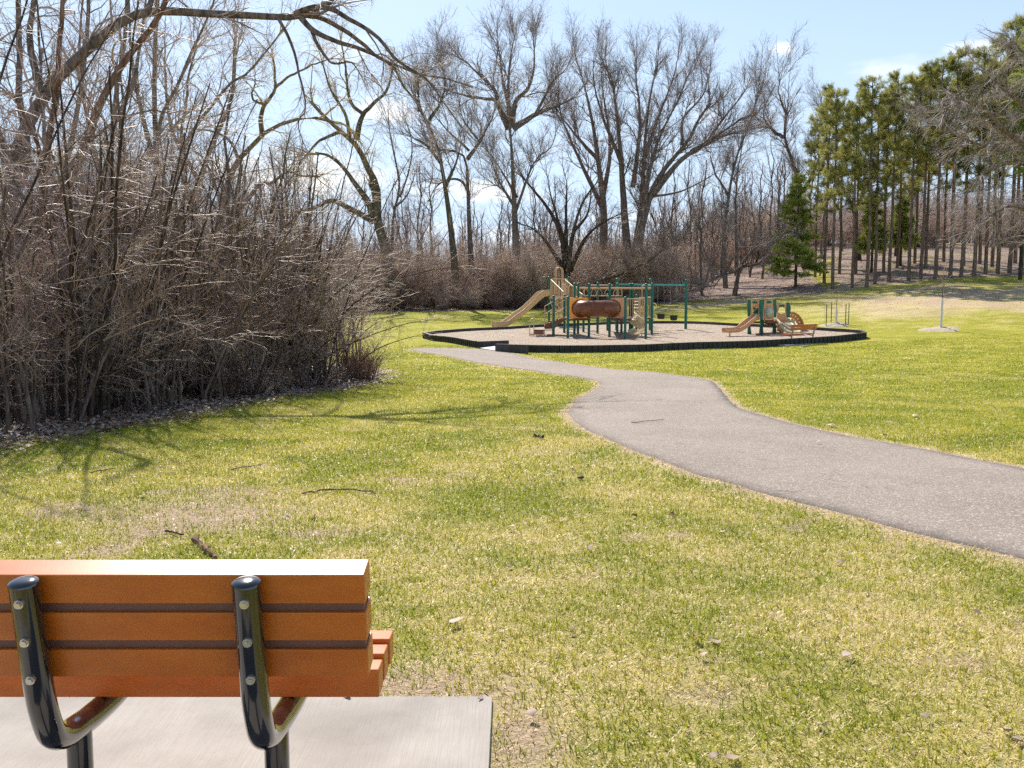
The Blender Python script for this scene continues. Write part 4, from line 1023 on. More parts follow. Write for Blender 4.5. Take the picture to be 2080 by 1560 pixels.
def tubes(P, Rd, S=3, off=0):
    N, K, _ = P.shape
    T = np.empty_like(P); T[:, 1:-1] = P[:, 2:] - P[:, :-2]; T[:, 0] = P[:, 1] - P[:, 0]; T[:, -1] = P[:, -1] - P[:, -2]; T = nrm(T)
    m = nrm(P[:, -1] - P[:, 0]); ref = np.where(np.abs(m[:, 2:3]) < .8, np.array([[0, 0, 1.]]), np.array([[1., 0, 0]]))[:, None, :]
    U = nrm(np.cross(T, ref)); W = np.cross(T, U); a = np.arange(S) * 2 * np.pi / S
    V = P[:, :, None] + Rd[:, :, None, None] * (np.cos(a)[None, None, :, None] * U[:, :, None] + np.sin(a)[None, None, :, None] * W[:, :, None])
    V = V.reshape(-1, 3)
    n0 = (np.arange(N) * K * S)[:, None, None] + (np.arange(K - 1) * S)[None, :, None] + np.arange(S)[None, None, :]
    n1 = (np.arange(N) * K * S)[:, None, None] + (np.arange(K - 1) * S)[None, :, None] + ((np.arange(S) + 1) % S)[None, None, :]
    Fq = np.stack([n0, n1, n1 + S, n0 + S], -1).reshape(-1, 4) + off
    return V, Fq
def join(parts, S=3):
    Vs = []; Fs = []; o = 0
    for it in parts:
        P, Rd = it[0], it[1]; s = it[2] if len(it) > 2 else S
        if not len(P): continue
        V, Fq = tubes(P, Rd, s, o); Vs.append(V); Fs.append(Fq); o += len(V)
    return np.concatenate(Vs), Fs
def obj_np(name, V, Fs, mat, parent=None):
    me = mesh_np(name, V, Fs); me.materials.append(mat); return link(name, me, parent)

def limb(px, D, r0, r1, K=14, dD=0.0, seed=0, trim=1.0):
    """main limb through photo points at distance D: radii in photo pixels"""
    rg = np.random.default_rng(abs(seed * 7 + int(px[0][0]) + int(px[-1][1]))); n = len(px)
    Ds = [D + dD * i / (n - 1) for i in range(n)]
    W = [tuple(at(u, v, d)) for (u, v), d in zip(px, Ds)]
    W = resample(catmull(W, 4), K)
    if trim < 1: W = resample(resample(W, 60)[:int(60 * trim)], K)
    w = np.cumsum(rg.normal(0, .10, K)) * (D / 60); w -= np.linspace(0, w[-1], K) * .3; W[:, 1] += w - w[0]
    return W, (r1 + (r0 - r1) * (1 - np.linspace(0, 1, K)) ** 1.25) * D / F
def hand_tree(name, label, cat, base_px, limbs, bark, twigm, seed, lv=((2.2, (1.6, 3.6), .05), (3.0, (.7, 1.7), .04), (5.5, (.3, .8), .02)), group=None, D=None, minr=.006, droop=0., capn=16000, trunk_first=2.4, ang=(.45, .95), wig=.2, drop_to=True, t0=.28):
    rg = np.random.default_rng(seed); Ps, Rs = zip(*limbs)
    b0 = Ps[0][0]; gx, gy = (b0[0], b0[1])
    if drop_to:
        z = tz(gx, gy); P0 = Ps[0].copy(); k = np.array([[gx, gy, z - .1]])
        if P0[0, 2] > z: P0 = resample(np.concatenate([k, P0]), P0.shape[0]); R0 = Rs[0] * 1.0; R0[0] *= 1.25; Ps = (P0,) + tuple(Ps[1:])
    root = empty(name, (gx, gy, tz(gx, gy)), label, cat, group)
    P = np.stack(Ps); Rr = np.stack(Rs)
    l1 = spawn(P[1:] if len(P) > 2 and drop_to else P, Rr[1:] if len(P) > 2 and drop_to else Rr, rg, dens=lv[0][0] * .3, absL=lv[0][1], ang=ang, up=lv[0][2] - droop * .3, K=8, wig=wig, t0=t0, rr=.5, tip=.25, minr=minr)
    l1b = spawn(P[:1], Rr[:1], rg, dens=lv[0][0] * .18, absL=lv[0][1], ang=ang, up=lv[0][2], K=8, wig=wig, t0=.55, rr=.4, tip=.25, minr=minr)
    l1 = (np.concatenate([l1[0], l1b[0]]), np.concatenate([l1[1], l1b[1]]))
    # tips of the main limbs carry the crown on
    tp = spawn(P, Rr, rg, n=3, t0=.93, t1=1, absL=lv[0][1], ang=(.1, .5), up=lv[0][2] - droop * .3, K=8, wig=.15, rr=.8, tip=.25, minr=minr, lt=.1)
    l1 = (np.concatenate([l1[0], tp[0]]), np.concatenate([l1[1], tp[1]]))
    l2 = spawn(*l1, rg, dens=lv[1][0], absL=lv[1][1], ang=(.35, .8), up=lv[1][2] - droop * .6, K=6, wig=.2, t0=.1, rr=.6, minr=minr, cap=capn // 4)
    l3 = spawn(*l2, rg, dens=lv[2][0], absL=lv[2][1], ang=(.3, .8), up=lv[2][2] - droop, K=4, wig=.2, t0=.1, rr=.7, minr=minr * .75, cap=capn)
    V, Fs = join([(P, Rr, 10)]); obj_np('trunk', V, Fs, bark, root)
    V, Fs = join([(l1[0], l1[1], 5), (l2[0], l2[1], 3), (l3[0], l3[1], 3)]); obj_np('crown', V, Fs, twigm, root)
    return root
def LB(pts, D, r0, r1, **k): return limb(pts, D, r0, r1, **k)

# ---------- the tree hanging over the lawn from the left
D = 23
hand_tree('overhanging_tree', 'big dark tree at the left edge whose long limb arches level across the top', 'tree', None, [
    LB([(-14, 760), (-10, 640), (2, 520), (12, 420), (24, 337), (52, 252), (88, 188), (137, 128), (188, 88), (229, 50), (269, 30), (320, 20), (437, 27), (505, 29), (565, 34), (623, 30)], D, 19, 6, K=30),
    LB([(600, 28), (634, 17), (674, 20), (711, 40), (745, 57), (775, 84), (802, 118), (836, 141), (869, 162), (903, 209), (937, 256)], D, 6, 1.2, K=30, dD=-1.5),
    LB([(618, 30), (657, 37), (701, 61), (741, 91), (762, 111), (788, 125), (815, 135), (856, 151), (903, 158), (960, 175)], D, 5.5, 1.2, K=30, dD=1.5),
    LB([(608, 32), (637, 64), (677, 84), (728, 101), (768, 118), (802, 141), (819, 175), (846, 209), (870, 260)], D, 6, 1.2, K=30),
    LB([(634, 64), (650, 98), (674, 128), (701, 130), (721, 135), (738, 160)], D, 4, 1, K=30, dD=-.6),
    LB([(565, 36), (590, 85), (605, 150), (615, 215), (600, 245), (612, 290)], D, 3.5, .9, K=30, dD=.5),
    LB([(618, 27), (667, 13), (690, -15), (720, -50)], D, 5, 3, K=30),
    LB([(88, 188), (60, 90), (70, 0), (90, -90)], D, 8, 4, K=30, dD=1), LB([(24, 337), (-20, 240), (-30, 100), (0, -60)], D, 12, 5, K=30, dD=-1),
    LB([(300, 24), (330, -40), (370, -120)], D, 6, 3, K=30, dD=1), LB([(12, 430), (50, 330), (35, 200), (30, 60), (34, -60)], D, 9, 5, K=30, dD=2.5)],
    M['bark'], M['twig'], 5, lv=((4.2, (.9, 2.4), -.02), (4.2, (.4, 1.1), -.02), (7.5, (.15, .45), -.02)), minr=.0045, droop=.06, capn=26000)
D = 17
hand_tree('leaning_tree', 'reddish brown leaning trunk in front of the big dark tree at the left edge', 'tree', None, [
    LB([(12, 790), (18, 690), (40, 600), (81, 525), (101, 438), (141, 353), (168, 296), (188, 236), (202, 199), (236, 135), (269, 88), (303, 50), (330, 0), (350, -60)], D, 15, 5, K=24),
    LB([(50, 590), (67, 525), (84, 404), (98, 286), (111, 219), (125, 101), (135, -10), (140, -60)], D, 9, 4, K=24, dD=.8),
    LB([(101, 438), (90, 350), (60, 260), (20, 190)], D, 5, 2, K=24, dD=-1), LB([(168, 296), (230, 255), (300, 225), (350, 232)], D, 4, 1.2, K=24, dD=.6),
    LB([(60, 575), (130, 585), (200, 600), (250, 640)], D, 4, 1.2, K=24, dD=-.8), LB([(81, 525), (150, 540), (205, 560), (260, 615)], D, 4, 1, K=24, dD=.6)],
    M['bark_red'], M['twig_brown'], 6, lv=((6, (.8, 2.0), .0), (4.6, (.35, .9), .0), (8, (.12, .36), .0)), minr=.0036, capn=30000, t0=.1)
# ---------- tall trees behind the thicket on the left
for i, (L_, lab, sd) in enumerate((
    ([[(310, 700), (316, 560), (318, 404), (313, 236), (313, 135), (316, 34), (318, -40)], [(316, 420), (326, 252), (357, 188), (387, 118), (421, 40), (445, -20)], [(330, 450), (363, 323), (397, 256), (424, 219), (464, 168), (505, 145), (552, 88), (575, 55)], [(316, 330), (290, 230), (270, 120), (262, -20)]], 'tall forked grey tree rising behind the thicket left of the yellow willows', 31),
    ([[(212, 700), (215, 600), (215, 480), (229, 236), (249, 84), (256, -40)], [(220, 400), (180, 260), (165, 120), (172, -20)], [(228, 260), (270, 170), (290, 60), (300, -30)]], 'slim grey trunk behind the thicket between the leaning trunk and the forked tree', 32),
    ([[(396, 700), (400, 560), (398, 420), (430, 300), (470, 215), (480, 100)], [(400, 460), (370, 330), (375, 200), (400, 90)], [(410, 380), (350, 260), (340, 120)]], 'slender branching tree just left of the nearer yellow willow', 33),
    ([[(130, 700), (128, 560), (120, 400), (150, 250), (170, 90), (175, -40)], [(124, 420), (90, 280), (80, 120), (70, -20)]], 'grey trunk deep behind the leaning trunk at far left', 34))):
    D = (34, 30, 40, 28)[i]
    hand_tree('bare_tree', lab, 'tree', None, [LB(l, D, (9, 8, 6, 8)[i] if k == 0 else 5.5, 3.5 if k == 0 else 1.6, K=16, dD=(0 if k == 0 else (-1) ** k * 1.5)) for k, l in enumerate(L_)],
              M['bark_grey'], M['twig'], sd, lv=((5, (1.4, 3.4), .05), (3.2, (.6, 1.6), .03), (5, (.3, .8), .01)), minr=.006, capn=20000)
# ---------- willows
D = 43
hand_tree('willow_tree', 'nearer yellow barked willow curving right above the thicket', 'tree', None, [
    LB([(425, 640), (430, 560), (455, 440), (464, 387), (481, 337), (522, 296), (545, 266), (592, 249), (633, 239), (680, 250)], D, 12, 2.5, K=18),
    LB([(532, 276), (528, 236), (535, 212), (555, 182), (555, 145), (552, 118)], D, 5.5, 2, K=18), LB([(535, 212), (514, 202), (518, 175), (520, 148)], D, 3, 1, K=18, dD=1),
    LB([(559, 178), (592, 151), (640, 131), (680, 120)], D, 3, 1, K=18, dD=-1), LB([(471, 431), (505, 404), (532, 374), (555, 374), (586, 350), (616, 360), (656, 362)], D, 5, 1.6, K=18, dD=-2),
    LB([(450, 430), (430, 350), (400, 310), (370, 300)], D, 4, 1.4, K=18, dD=1.5), LB([(485, 330), (470, 290), (440, 270), (390, 262)], D, 4, 1.4, K=18, dD=2)],
    M['bark_willow'], M['twig_willow'], 41, lv=((2.6, (1.2, 2.8), .02), (3.0, (.6, 1.5), -.12), (4.5, (.4, 1.3), -.3)), minr=.0055, droop=.12, capn=9000, group='yellow willows')
D = 84
hand_tree('willow_tree', 'farther yellow barked willow with a smooth grey bent trunk left of the play structure', 'tree', None, [
    LB([(808, 615), (800, 565), (782, 498), (766, 448), (768, 397), (762, 367), (745, 337), (731, 303), (711, 283), (691, 266), (661, 239), (634, 209)], D, 14, 3, K=20),
    LB([(725, 283), (735, 236), (755, 215), (782, 188), (792, 162), (800, 120)], D, 6, 1.5, K=20, dD=1), LB([(738, 232), (711, 205), (701, 135), (690, 80)], D, 4, 1.2, K=20, dD=-1),
    LB([(757, 441), (748, 411), (714, 364), (694, 337), (667, 316), (640, 310)], D, 8, 2, K=20, dD=-1.5), LB([(760, 450), (711, 424), (674, 407), (644, 421), (600, 432), (540, 425)], D, 7, 2.4, K=20, dD=-3),
    LB([(691, 266), (650, 290), (620, 330)], D, 4, 1.5, K=20, dD=-1), LB([(711, 283), (700, 230), (670, 180), (650, 120)], D, 4, 1.5, K=20, dD=1), LB([(757, 441), (760, 400), (752, 372)], D, 4, 3, K=20, dD=1)],
    M['bark_mossy'], M['twig_willow'], 42, lv=((1.9, (1.8, 4.6), .03), (2.0, (.9, 2.4), -.10), (3.4, (.7, 2.2), -.35)), minr=.009, droop=.12, capn=12000, group='yellow willows')
hand_tree('bare_tree', 'thin feathery tree just right of the bent willow trunk', 'tree', None, [
    LB([(800, 615), (799, 525), (799, 438), (812, 387), (805, 337), (795, 286), (788, 242)], 86, 4.5, 1.2, K=16), LB([(812, 400), (830, 350), (838, 300), (830, 260)], 86, 2.2, .9, K=16), LB([(803, 420), (826, 400), (846, 350)], 86, 2, .9, K=16)],
    M['bark'], M['twig'], 43, lv=((4.5, (1.2, 3.0), .10), (2.4, (.6, 1.4), .02), (3.6, (.4, .9), -.05)), minr=.007, capn=6000)
# ---------- trees at the back, left to right
def back(lab, Ls, D, r0, sd, bk='bark', tw='twig_far', rr=None, name='bare_tree', lv=((4.8, (2.0, 5.2), .10), (3.5, (1.0, 2.8), .08), (3.8, (.5, 1.5), .05)), capn=34000, minr=.0105, ang=(.25, .75), **k):
    L2 = []
    for i, l in enumerate(Ls):
        a = r0 if i == 0 else (l[0] if not isinstance(l[0], tuple) else r0 * .45); pts = l if isinstance(l[0], tuple) else l[1]
        L2.append(LB(pts, D, a * .92, max(.8, a * .16), K=18, dD=0 if i == 0 else ((-1) ** i) * D * .022, seed=sd, trim=.86 if name == 'bare_tree' and (i > 0 or pts[-1][1] < 200) else 1.0))
    return hand_tree(name, lab, 'tree', None, L2, M[bk], M[tw], sd, lv=lv, capn=capn, minr=minr, ang=ang, **k)
back('leaning mossy trunk, tallest between the willow and the play structure', [[(928, 610), (923, 525), (916, 464), (903, 370), (889, 303), (869, 249), (849, 212), (822, 162), (802, 120)], [(852, 225), (852, 162), (880, 145), (896, 120)], [(869, 249), (900, 200), (905, 140)], [(895, 330), (860, 290), (820, 275)], [(905, 380), (930, 320), (940, 270)]], 85, 10, 51, 'bark_mossy')
back('forked trunk with a hooked low limb left of the slide', [[(962, 610), (957, 525), (953, 438), (950, 370), (947, 326), (937, 313), (913, 305), (880, 306)], [5, [(950, 323), (970, 293), (987, 263), (1001, 236), (1010, 200)]], [3, [(953, 306), (913, 269), (889, 242), (870, 215)]], [3.5, [(950, 387), (937, 367), (910, 364), (886, 380), (863, 424)]], [3, [(1050, 400), (1020, 350), (990, 305), (974, 293)]], [3, [(975, 290), (940, 240), (930, 190)]]], 87, 9, 52, 'bark')
back('tall vase shaped tree behind the slide head', [[(1058, 610), (1051, 560), (1044, 404), (1041, 337), (1036, 258)], [8, [(1034, 262), (1011, 209), (1004, 178), (957, 135), (925, 100)]], [6, [(1037, 255), (1031, 202), (1021, 162), (1014, 101), (1005, 55)]], [7, [(1040, 255), (1048, 202), (1071, 182), (1085, 135), (1083, 60)]], [8, [(1042, 262), (1085, 232), (1115, 219), (1152, 205), (1189, 190)]], [4, [(1085, 236), (1122, 168), (1145, 145), (1169, 111)]], [4, [(1004, 202), (967, 199), (913, 185), (879, 168)]], [4, [(1031, 200), (1037, 118), (1051, 60)]], [4, [(1044, 440), (1085, 330), (1120, 300), (1135, 240)]], [4, [(1045, 420), (1010, 360), (995, 310)]]], 88, 13, 53, 'bark_grey', capn=22000)
back('huge spreading tree behind the crawl tube, first of its clump', [[(1228, 612), (1225, 529), (1225, 423), (1213, 322), (1200, 237), (1185, 170), (1182, 100)], [6, [(1222, 420), (1180, 330), (1140, 240), (1130, 150)]], [6, [(1225, 400), (1240, 300), (1225, 180), (1215, 90)]], [5, [(1213, 322), (1160, 260), (1120, 200)]]], 92, 13, 54, 'bark', capn=20000)
back('upright double trunk in the middle of the huge clump behind the crawl tube', [[(1280, 612), (1276, 529), (1268, 423), (1259, 296), (1251, 212), (1242, 127), (1240, 80)], [9, [(1283, 560), (1302, 423), (1310, 296), (1318, 212), (1335, 127), (1340, 75)]], [6, [(1285, 381), (1300, 254), (1290, 150), (1300, 80)]], [5, [(1262, 330), (1230, 250), (1205, 150), (1215, 80)]], [5, [(1310, 320), (1340, 230), (1370, 150), (1375, 90)]]], 90, 13, 55, 'bark', capn=24000)
back('big trunk of the huge clump fanning right above the teal rail', [[(1300, 612), (1293, 508), (1327, 381), (1361, 330), (1403, 279), (1420, 237), (1462, 190), (1485, 140)], [8, [(1327, 393), (1378, 330), (1437, 288), (1488, 254), (1540, 215)]], [6, [(1403, 309), (1450, 285), (1496, 271), (1545, 262)]], [7, [(1296, 530), (1308, 430), (1332, 300), (1378, 203), (1399, 148), (1395, 85)]], [4, [(1385, 295), (1388, 240), (1430, 190), (1440, 120)]], [4, [(1437, 288), (1470, 240), (1510, 190), (1525, 160)]], [3, [(1320, 400), (1380, 390), (1440, 360), (1480, 330)]]], 89, 13, 56, 'bark_grey', capn=26000)
back('dark low spreading tree with many stems behind the slide head', [[(1152, 612), (1150, 560), (1140, 480), (1110, 420), (1060, 360)], [7, [(1152, 560), (1165, 470), (1190, 400), (1240, 340)]], [7, [(1150, 540), (1150, 430), (1152, 340)]], [6, [(1158, 550), (1200, 470), (1290, 420)]], [6, [(1146, 545), (1090, 470), (1035, 450)]], [4, [(1150, 500), (1120, 400), (1110, 330)]], [4, [(1165, 470), (1195, 430), (1200, 350)]]], 84, 10, 57, 'bark_dark', 'twig_dark', lv=((3.6, (1.4, 3.2), .05), (2.8, (.7, 1.6), .03), (3.8, (.3, .9), .02)), capn=14000)
back('slender pair of trunks left of the leaning snag', [[(1474, 590), (1470, 487), (1479, 402), (1496, 317), (1521, 254), (1535, 200)], [5, [(1496, 560), (1496, 487), (1498, 381), (1509, 296), (1530, 240)]], [3, [(1480, 400), (1450, 340), (1440, 290)]]], 88, 6, 58, 'bark_grey', capn=9000)
back('bare tree with a wide V fork behind the spruce', [[(1640, 590), (1636, 529), (1627, 423), (1623, 360), (1606, 313), (1593, 279), (1598, 233), (1623, 170)], [4.5, [(1593, 279), (1568, 262), (1551, 237), (1560, 190)]], [5, [(1630, 390), (1665, 322), (1680, 260), (1660, 190)]], [3, [(1598, 233), (1580, 190), (1585, 150)]]], 92, 11, 59, 'bark', capn=12000)
back('crooked trunk leaning right among the pine trunks', [[(1745, 585), (1740, 500), (1738, 430), (1715, 380), (1690, 340)], [7, [(1812, 560), (1835, 440), (1860, 350), (1885, 300)]], [4, [(1738, 430), (1760, 370), (1790, 330)]]], 92, 9, 60, 'bark_dark', capn=7000)
back('leaning snag with forked limbs beside the spruce', [[(1493, 592), (1498, 570), (1508, 541), (1526, 515), (1550, 495), (1580, 478)], [4.5, [(1510, 540), (1490, 553), (1454, 563), (1430, 585)]], [3.5, [(1508, 541), (1538, 536), (1562, 522), (1580, 505)]], [3, [(1470, 556), (1490, 520), (1510, 490)]]], 79, 6, 61, 'bark', capn=3500)
back('fallen limb slanting up behind the overhead ladder', [[(1178, 606), (1195, 585), (1225, 568), (1250, 563), (1281, 548), (1312, 534), (1334, 517), (1350, 500)]], 80, 4.2, 62, 'bark_dark', 'twig_dark', name='fallen_limb', capn=900)
o = bpy.data.objects.get('fallen_limb'); o['category'] = 'limb'
# ---------- pale bare tree entering from the right edge
D = 50
hand_tree('pale_drooping_tree', 'pale mauve twigged bare tree reaching in from the right edge', 'tree', None, [
    LB([(2230, 600), (2220, 480), (2190, 380), (2130, 330), (2080, 296), (2038, 262), (2004, 228), (1970, 207), (1930, 205)], D, 13, 2.5, K=18, dD=-3), LB([(2190, 380), (2120, 260), (2060, 200), (2000, 160)], D, 6, 2, K=18, dD=-3), LB([(2200, 400), (2160, 240), (2110, 150), (2060, 90)], D, 7, 2, K=18, dD=2),
    LB([(2130, 330), (2060, 330), (2000, 350), (1960, 390)], D, 5, 1.6, K=18, dD=-1), LB([(2210, 470), (2120, 440), (2050, 420), (2010, 440)], D, 5, 1.6, K=18, dD=-3), LB([(2150, 520), (2110, 490), (2060, 450), (2040, 420)], D, 4, 1.6, K=18, dD=1), LB([(2080, 296), (2020, 300), (1960, 280), (1900, 250)], D, 4, 1.2, K=18, dD=1)],
    M['bark'], M['twig_pale'], 71, lv=((8.5, (1.2, 3.0), .0), (4.5, (.6, 1.6), -.05), (5, (.3, .9), -.14)), minr=.0078, capn=30000)

# ---------- copying helper
def copy_tree(o, loc, rz, sc, label=None, group=None):
    r = o.copy(); COL.objects.link(r); r.location = loc; r.rotation_euler = (0, 0, rz); r.scale = (sc, sc, sc) if not isinstance(sc, tuple) else sc
    if label: r['label'] = label
    if group: r['group'] = group
    for ch in o.children:
        c = ch.copy(); COL.objects.link(c); c.parent = r; c.matrix_parent_inverse = Matrix.Identity(4)
    return r
def proto_tree(name, cat, parts, ):
    """parts: (name, V, F, mat) in local space"""
    root = empty(name, (0, 0, 0), None, cat)
    for n, V, Fs, m in parts:
        me = mesh_np(n, V, Fs); me.materials.append(m); o = bpy.data.objects.new(n, me); COL.objects.link(o); o.parent = root
    return root
def straight(rg, h, r0, r1, wob=.02, K=14, lean=0.):
    z = np.linspace(-.1, h, K); P = np.zeros((1, K, 3)); P[0, :, 2] = z; a = rg.uniform(0, 6.28)
    w = np.cumsum(rg.normal(0, wob, (K, 2)), 0) * h / K * 1.2; P[0, :, 0] = w[:, 0] - w[0, 0] + lean * z * math.cos(a); P[0, :, 1] = w[:, 1] - w[0, 1] + lean * z * math.sin(a)
    return P, np.linspace(r0, r1, K)[None]
def bare_proto(seed, h=16, bk='bark_grey', tw='twig_far', multi=1, cap=4500, minr=.009, low=.3):
    rg = np.random.default_rng(seed); Ps = []; Rs = []
    for i in range(multi):
        p, r = straight(rg, h * (1 if i == 0 else rg.uniform(.6, .9)), .011 * h, .003 * h, .12, lean=0 if i == 0 else .25); Ps.append(p); Rs.append(r * (1 if i == 0 else .7))
    P, Rr = np.concatenate(Ps), np.concatenate(Rs)
    l0 = spawn(P, Rr, rg, n=7, t0=low, t1=.8, absL=(h * .3, h * .5), ang=(.4, .8), up=.13, K=10, wig=.16, rr=.6, tip=.2)
    l1 = spawn(*l0, rg, dens=.75, absL=(h * .1, h * .22), ang=(.35, .8), up=.08, K=7, wig=.18, t0=.2, minr=minr)
    l1b = spawn(P, Rr, rg, dens=1.0, absL=(h * .1, h * .2), t0=.4, ang=(.5, .9), up=.06, K=7, minr=minr); l1 = tuple(np.concatenate(q) for q in zip(l1, l1b))
    l2 = spawn(*l1, rg, dens=1.5, absL=(h * .04, h * .10), ang=(.35, .8), up=.05, K=5, t0=.1, minr=minr, cap=cap // 2)
    l3 = spawn(*l2, rg, dens=2.6, absL=(h * .02, h * .055), ang=(.3, .7), up=.03, K=4, t0=.1, minr=minr * .8, cap=cap)
    V, Fs = join([(P, Rr, 8), (*l0, 6)]); V2, F2 = join([(*l1, 4), (*l2, 3), (*l3, 3)])
    return proto_tree('slim_bare_tree', 'tree', [('trunk', V, Fs, M[bk]), ('crown', V2, F2, M[tw])])
BP = [bare_proto(200, 16), bare_proto(201, 14, 'bark', 'twig', 2), bare_proto(202, 17, 'bark_grey', 'twig_far'), bare_proto(203, 12, 'bark_dark', 'twig_dark', 2), bare_proto(204, 15, 'bark', 'twig_far', 3)]
def shrub_proto(seed, h=3.4, nst=14, tw='twig_brown', bk='bark_dark', cap=5200, spread=.55, minr=.0048, up=-.015, twl=1.0):
    rg = np.random.default_rng(seed); K = 9; Ps = np.zeros((nst, K, 3)); Rr = np.zeros((nst, K))
    for i in range(nst):
        a = rg.uniform(0, 6.28); b = rg.uniform(.05, .35); p = np.array([b * math.cos(a), b * math.sin(a), -.08]); t = rg.uniform(.05, spread); d = np.array([math.sin(t) * math.cos(a), math.sin(t) * math.sin(a), math.cos(t)])
        L = h * rg.uniform(.6, 1.15)
        for k in range(K): Ps[i, k] = p; d = d + rg.normal(0, .09, 3) + np.array([.025 * math.cos(a), .025 * math.sin(a), -.02 * k * spread]); d /= np.linalg.norm(d); p = p + d * L / (K - 1)
        Rr[i] = np.linspace(1, .25, K) * rg.uniform(.010, .026)
    l1 = spawn(Ps, Rr, rg, dens=4.6, absL=(h * .14, h * .40), ang=(.4, 1.0), up=up, K=6, wig=.2, t0=.12, rr=.5, minr=minr)
    l2 = spawn(*l1, rg, dens=6.5, absL=(.22 * twl, .85 * twl), ang=(.4, 1.1), up=up, K=6, wig=.24, t0=.08, rr=.6, minr=minr * .8, cap=cap // 2)
    l3 = spawn(*l2, rg, dens=2.6, absL=(.10 * twl, .34 * twl), ang=(.4, 1.0), up=0, K=3, wig=.25, t0=.1, rr=.8, minr=minr * .65, cap=cap)
    V, Fs = join([(Ps, Rr, 5)]); V2, F2 = join([(*l1, 3), (*l2, 3), (*l3, 3)])
    return proto_tree('bare_shrub', 'shrub', [('stem', V, Fs, M[bk]), ('crown', V2, F2, M[tw])])
SP = [shrub_proto(300, 3.4), shrub_proto(301, 3.8, 12, spread=.75), shrub_proto(302, 2.6, 16, 'twig', spread=.8), shrub_proto(303, 4.2, 11, 'twig', spread=.5)]
LOW = [shrub_proto(310, 1.3, 22, 'twig_brown', spread=.7, cap=2500, twl=.6), shrub_proto(311, 1.0, 26, 'twig_red', 'bark_red', spread=.5, cap=1800, twl=.5)]
FARB = [shrub_proto(320, 4.6, 13, 'twig_brush', cap=2600, minr=.007, twl=1.6), shrub_proto(321, 3.8, 15, 'twig_brush', cap=2600, spread=.8, minr=.007, twl=1.6), shrub_proto(322, 3.0, 18, 'twig_red', 'bark_red', cap=3200, spread=.7, minr=.007, twl=1.3)]
ORD = 'first second third fourth fifth sixth seventh eighth ninth tenth eleventh twelfth thirteenth fourteenth fifteenth sixteenth seventeenth eighteenth nineteenth twentieth'.split()
def ordn(i):
    if i < 20: return ORD[i]
    t = ('twenty', 'thirty', 'forty', 'fifty')[(i + 1) // 10 - 2]; r = (i + 1) % 10
    return ('twentieth', 'thirtieth', 'fortieth', 'fiftieth')[(i + 1) // 10 - 2] if r == 0 else t + '-' + ORD[r - 1]
USED = set()
def place(protos, k, x, y, rz, sc, label, group, dz=0):
    o = protos[k]
    if id(o) not in USED:
        USED.add(id(o)); o.location = (x, y, tz(x, y) + dz); o.rotation_euler = (0, 0, rz); o.scale = (sc, sc, sc) if not isinstance(sc, tuple) else sc; o['label'] = label; o['group'] = group; return o
    return copy_tree(o, (x, y, tz(x, y) + dz), rz, sc, label, group)
SRC = {}
def baked_sources(protos):
    """single-mesh copies of the prototypes for scatter objects of kind stuff"""
    out = []
    for p in protos:
        me0 = [c.data for c in p.children]; Vs = []; Fs = []; off = 0; mats = []; mi = []
        for k, me in enumerate(me0):
            co = np.empty(len(me.vertices) * 3, np.float32); me.vertices.foreach_get('co', co); fv = np.empty(len(me.loops), np.int32); me.loops.foreach_get('vertex_index', fv)
            Vs.append(co.reshape(-1, 3)); Fs.append(fv.reshape(-1, 4) + off); off += len(me.vertices); mats.append(me.materials[0]); mi += [k] * (len(fv) // 4)
        me = mesh_np('brush_source', np.concatenate(Vs), Fs)
        for m in mats: me.materials.append(m)
        me.polygons.foreach_set('material_index', mi); out.append(bpy.data.objects.new('brush_source', me))
    return out
rg = np.random.default_rng(77)
# front row of the thicket: individual shrubs
fe_w = resample(np.array([g2(*p) for p in FRONT_EDGE]), 200)
tree_i = 0
nfront = 16
for i in range(nfront):
    s = (i + .5 + rg.uniform(-.2, .2)) / nfront; p = fe_w[int(s * 199)]; t = fe_w[min(int(s * 199) + 3, 199)] - fe_w[max(int(s * 199) - 3, 0)]; n = np.array([-t[1], t[0]]); n /= np.linalg.norm(n); n = n if n[0] < 0 or n[1] > 0 else -n
    q = p + n * rg.uniform(1.3, 2.4); u_ = i
    place(SP, int(rg.integers(0, 4)), q[0], q[1], rg.uniform(0, 6.28), float(rg.uniform(.75, 1.05)) * (.85 if s > .93 else 1), f'tangled bare shrub along the lawn edge of the thicket, {ordn(i)} from the left', 'shrubs along the front of the thicket')
# the arching clump at the right tip
for i, (u, v, sc, k) in enumerate(((625, 778, 1.05, 3), (672, 768, .88, 1), (590, 780, 1.05, 1), (550, 775, 1.15, 3), (645, 757, 1.0, 0), (560, 752, 1.1, 3))):
    x, y = g2(u, v); place(SP, k, x, y, 1.3 * i, sc, ('tall arching shrub, the main clump at the right tip of the thicket', 'outermost arching shrub bending over the lawn at the right tip of the thicket', 'many stemmed shrub left of the main clump at the thicket tip', 'upright shrub behind the rotten stump', 'shrub behind the outermost arching one at the thicket tip', 'tall shrub at the back of the thicket tip')[i], 'shrubs at the right tip of the thicket')
for i in range(16):
    s = rg.uniform(.55, 1); p = fe_w[int(s * 199)]; x, y = p[0] + rg.uniform(-.6, -.1), p[1] + rg.uniform(.3, 1.2)
    if i > 9: x, y = g2(rg.uniform(690, 745), rg.uniform(760, 775))
    place(LOW, int(rg.integers(0, 2)), x, y, rg.uniform(0, 6.28), float(rg.uniform(.5, .85)), 'knee high brown brush rooted in the leaf litter at the thicket edge', 'low brush at the thicket edge')
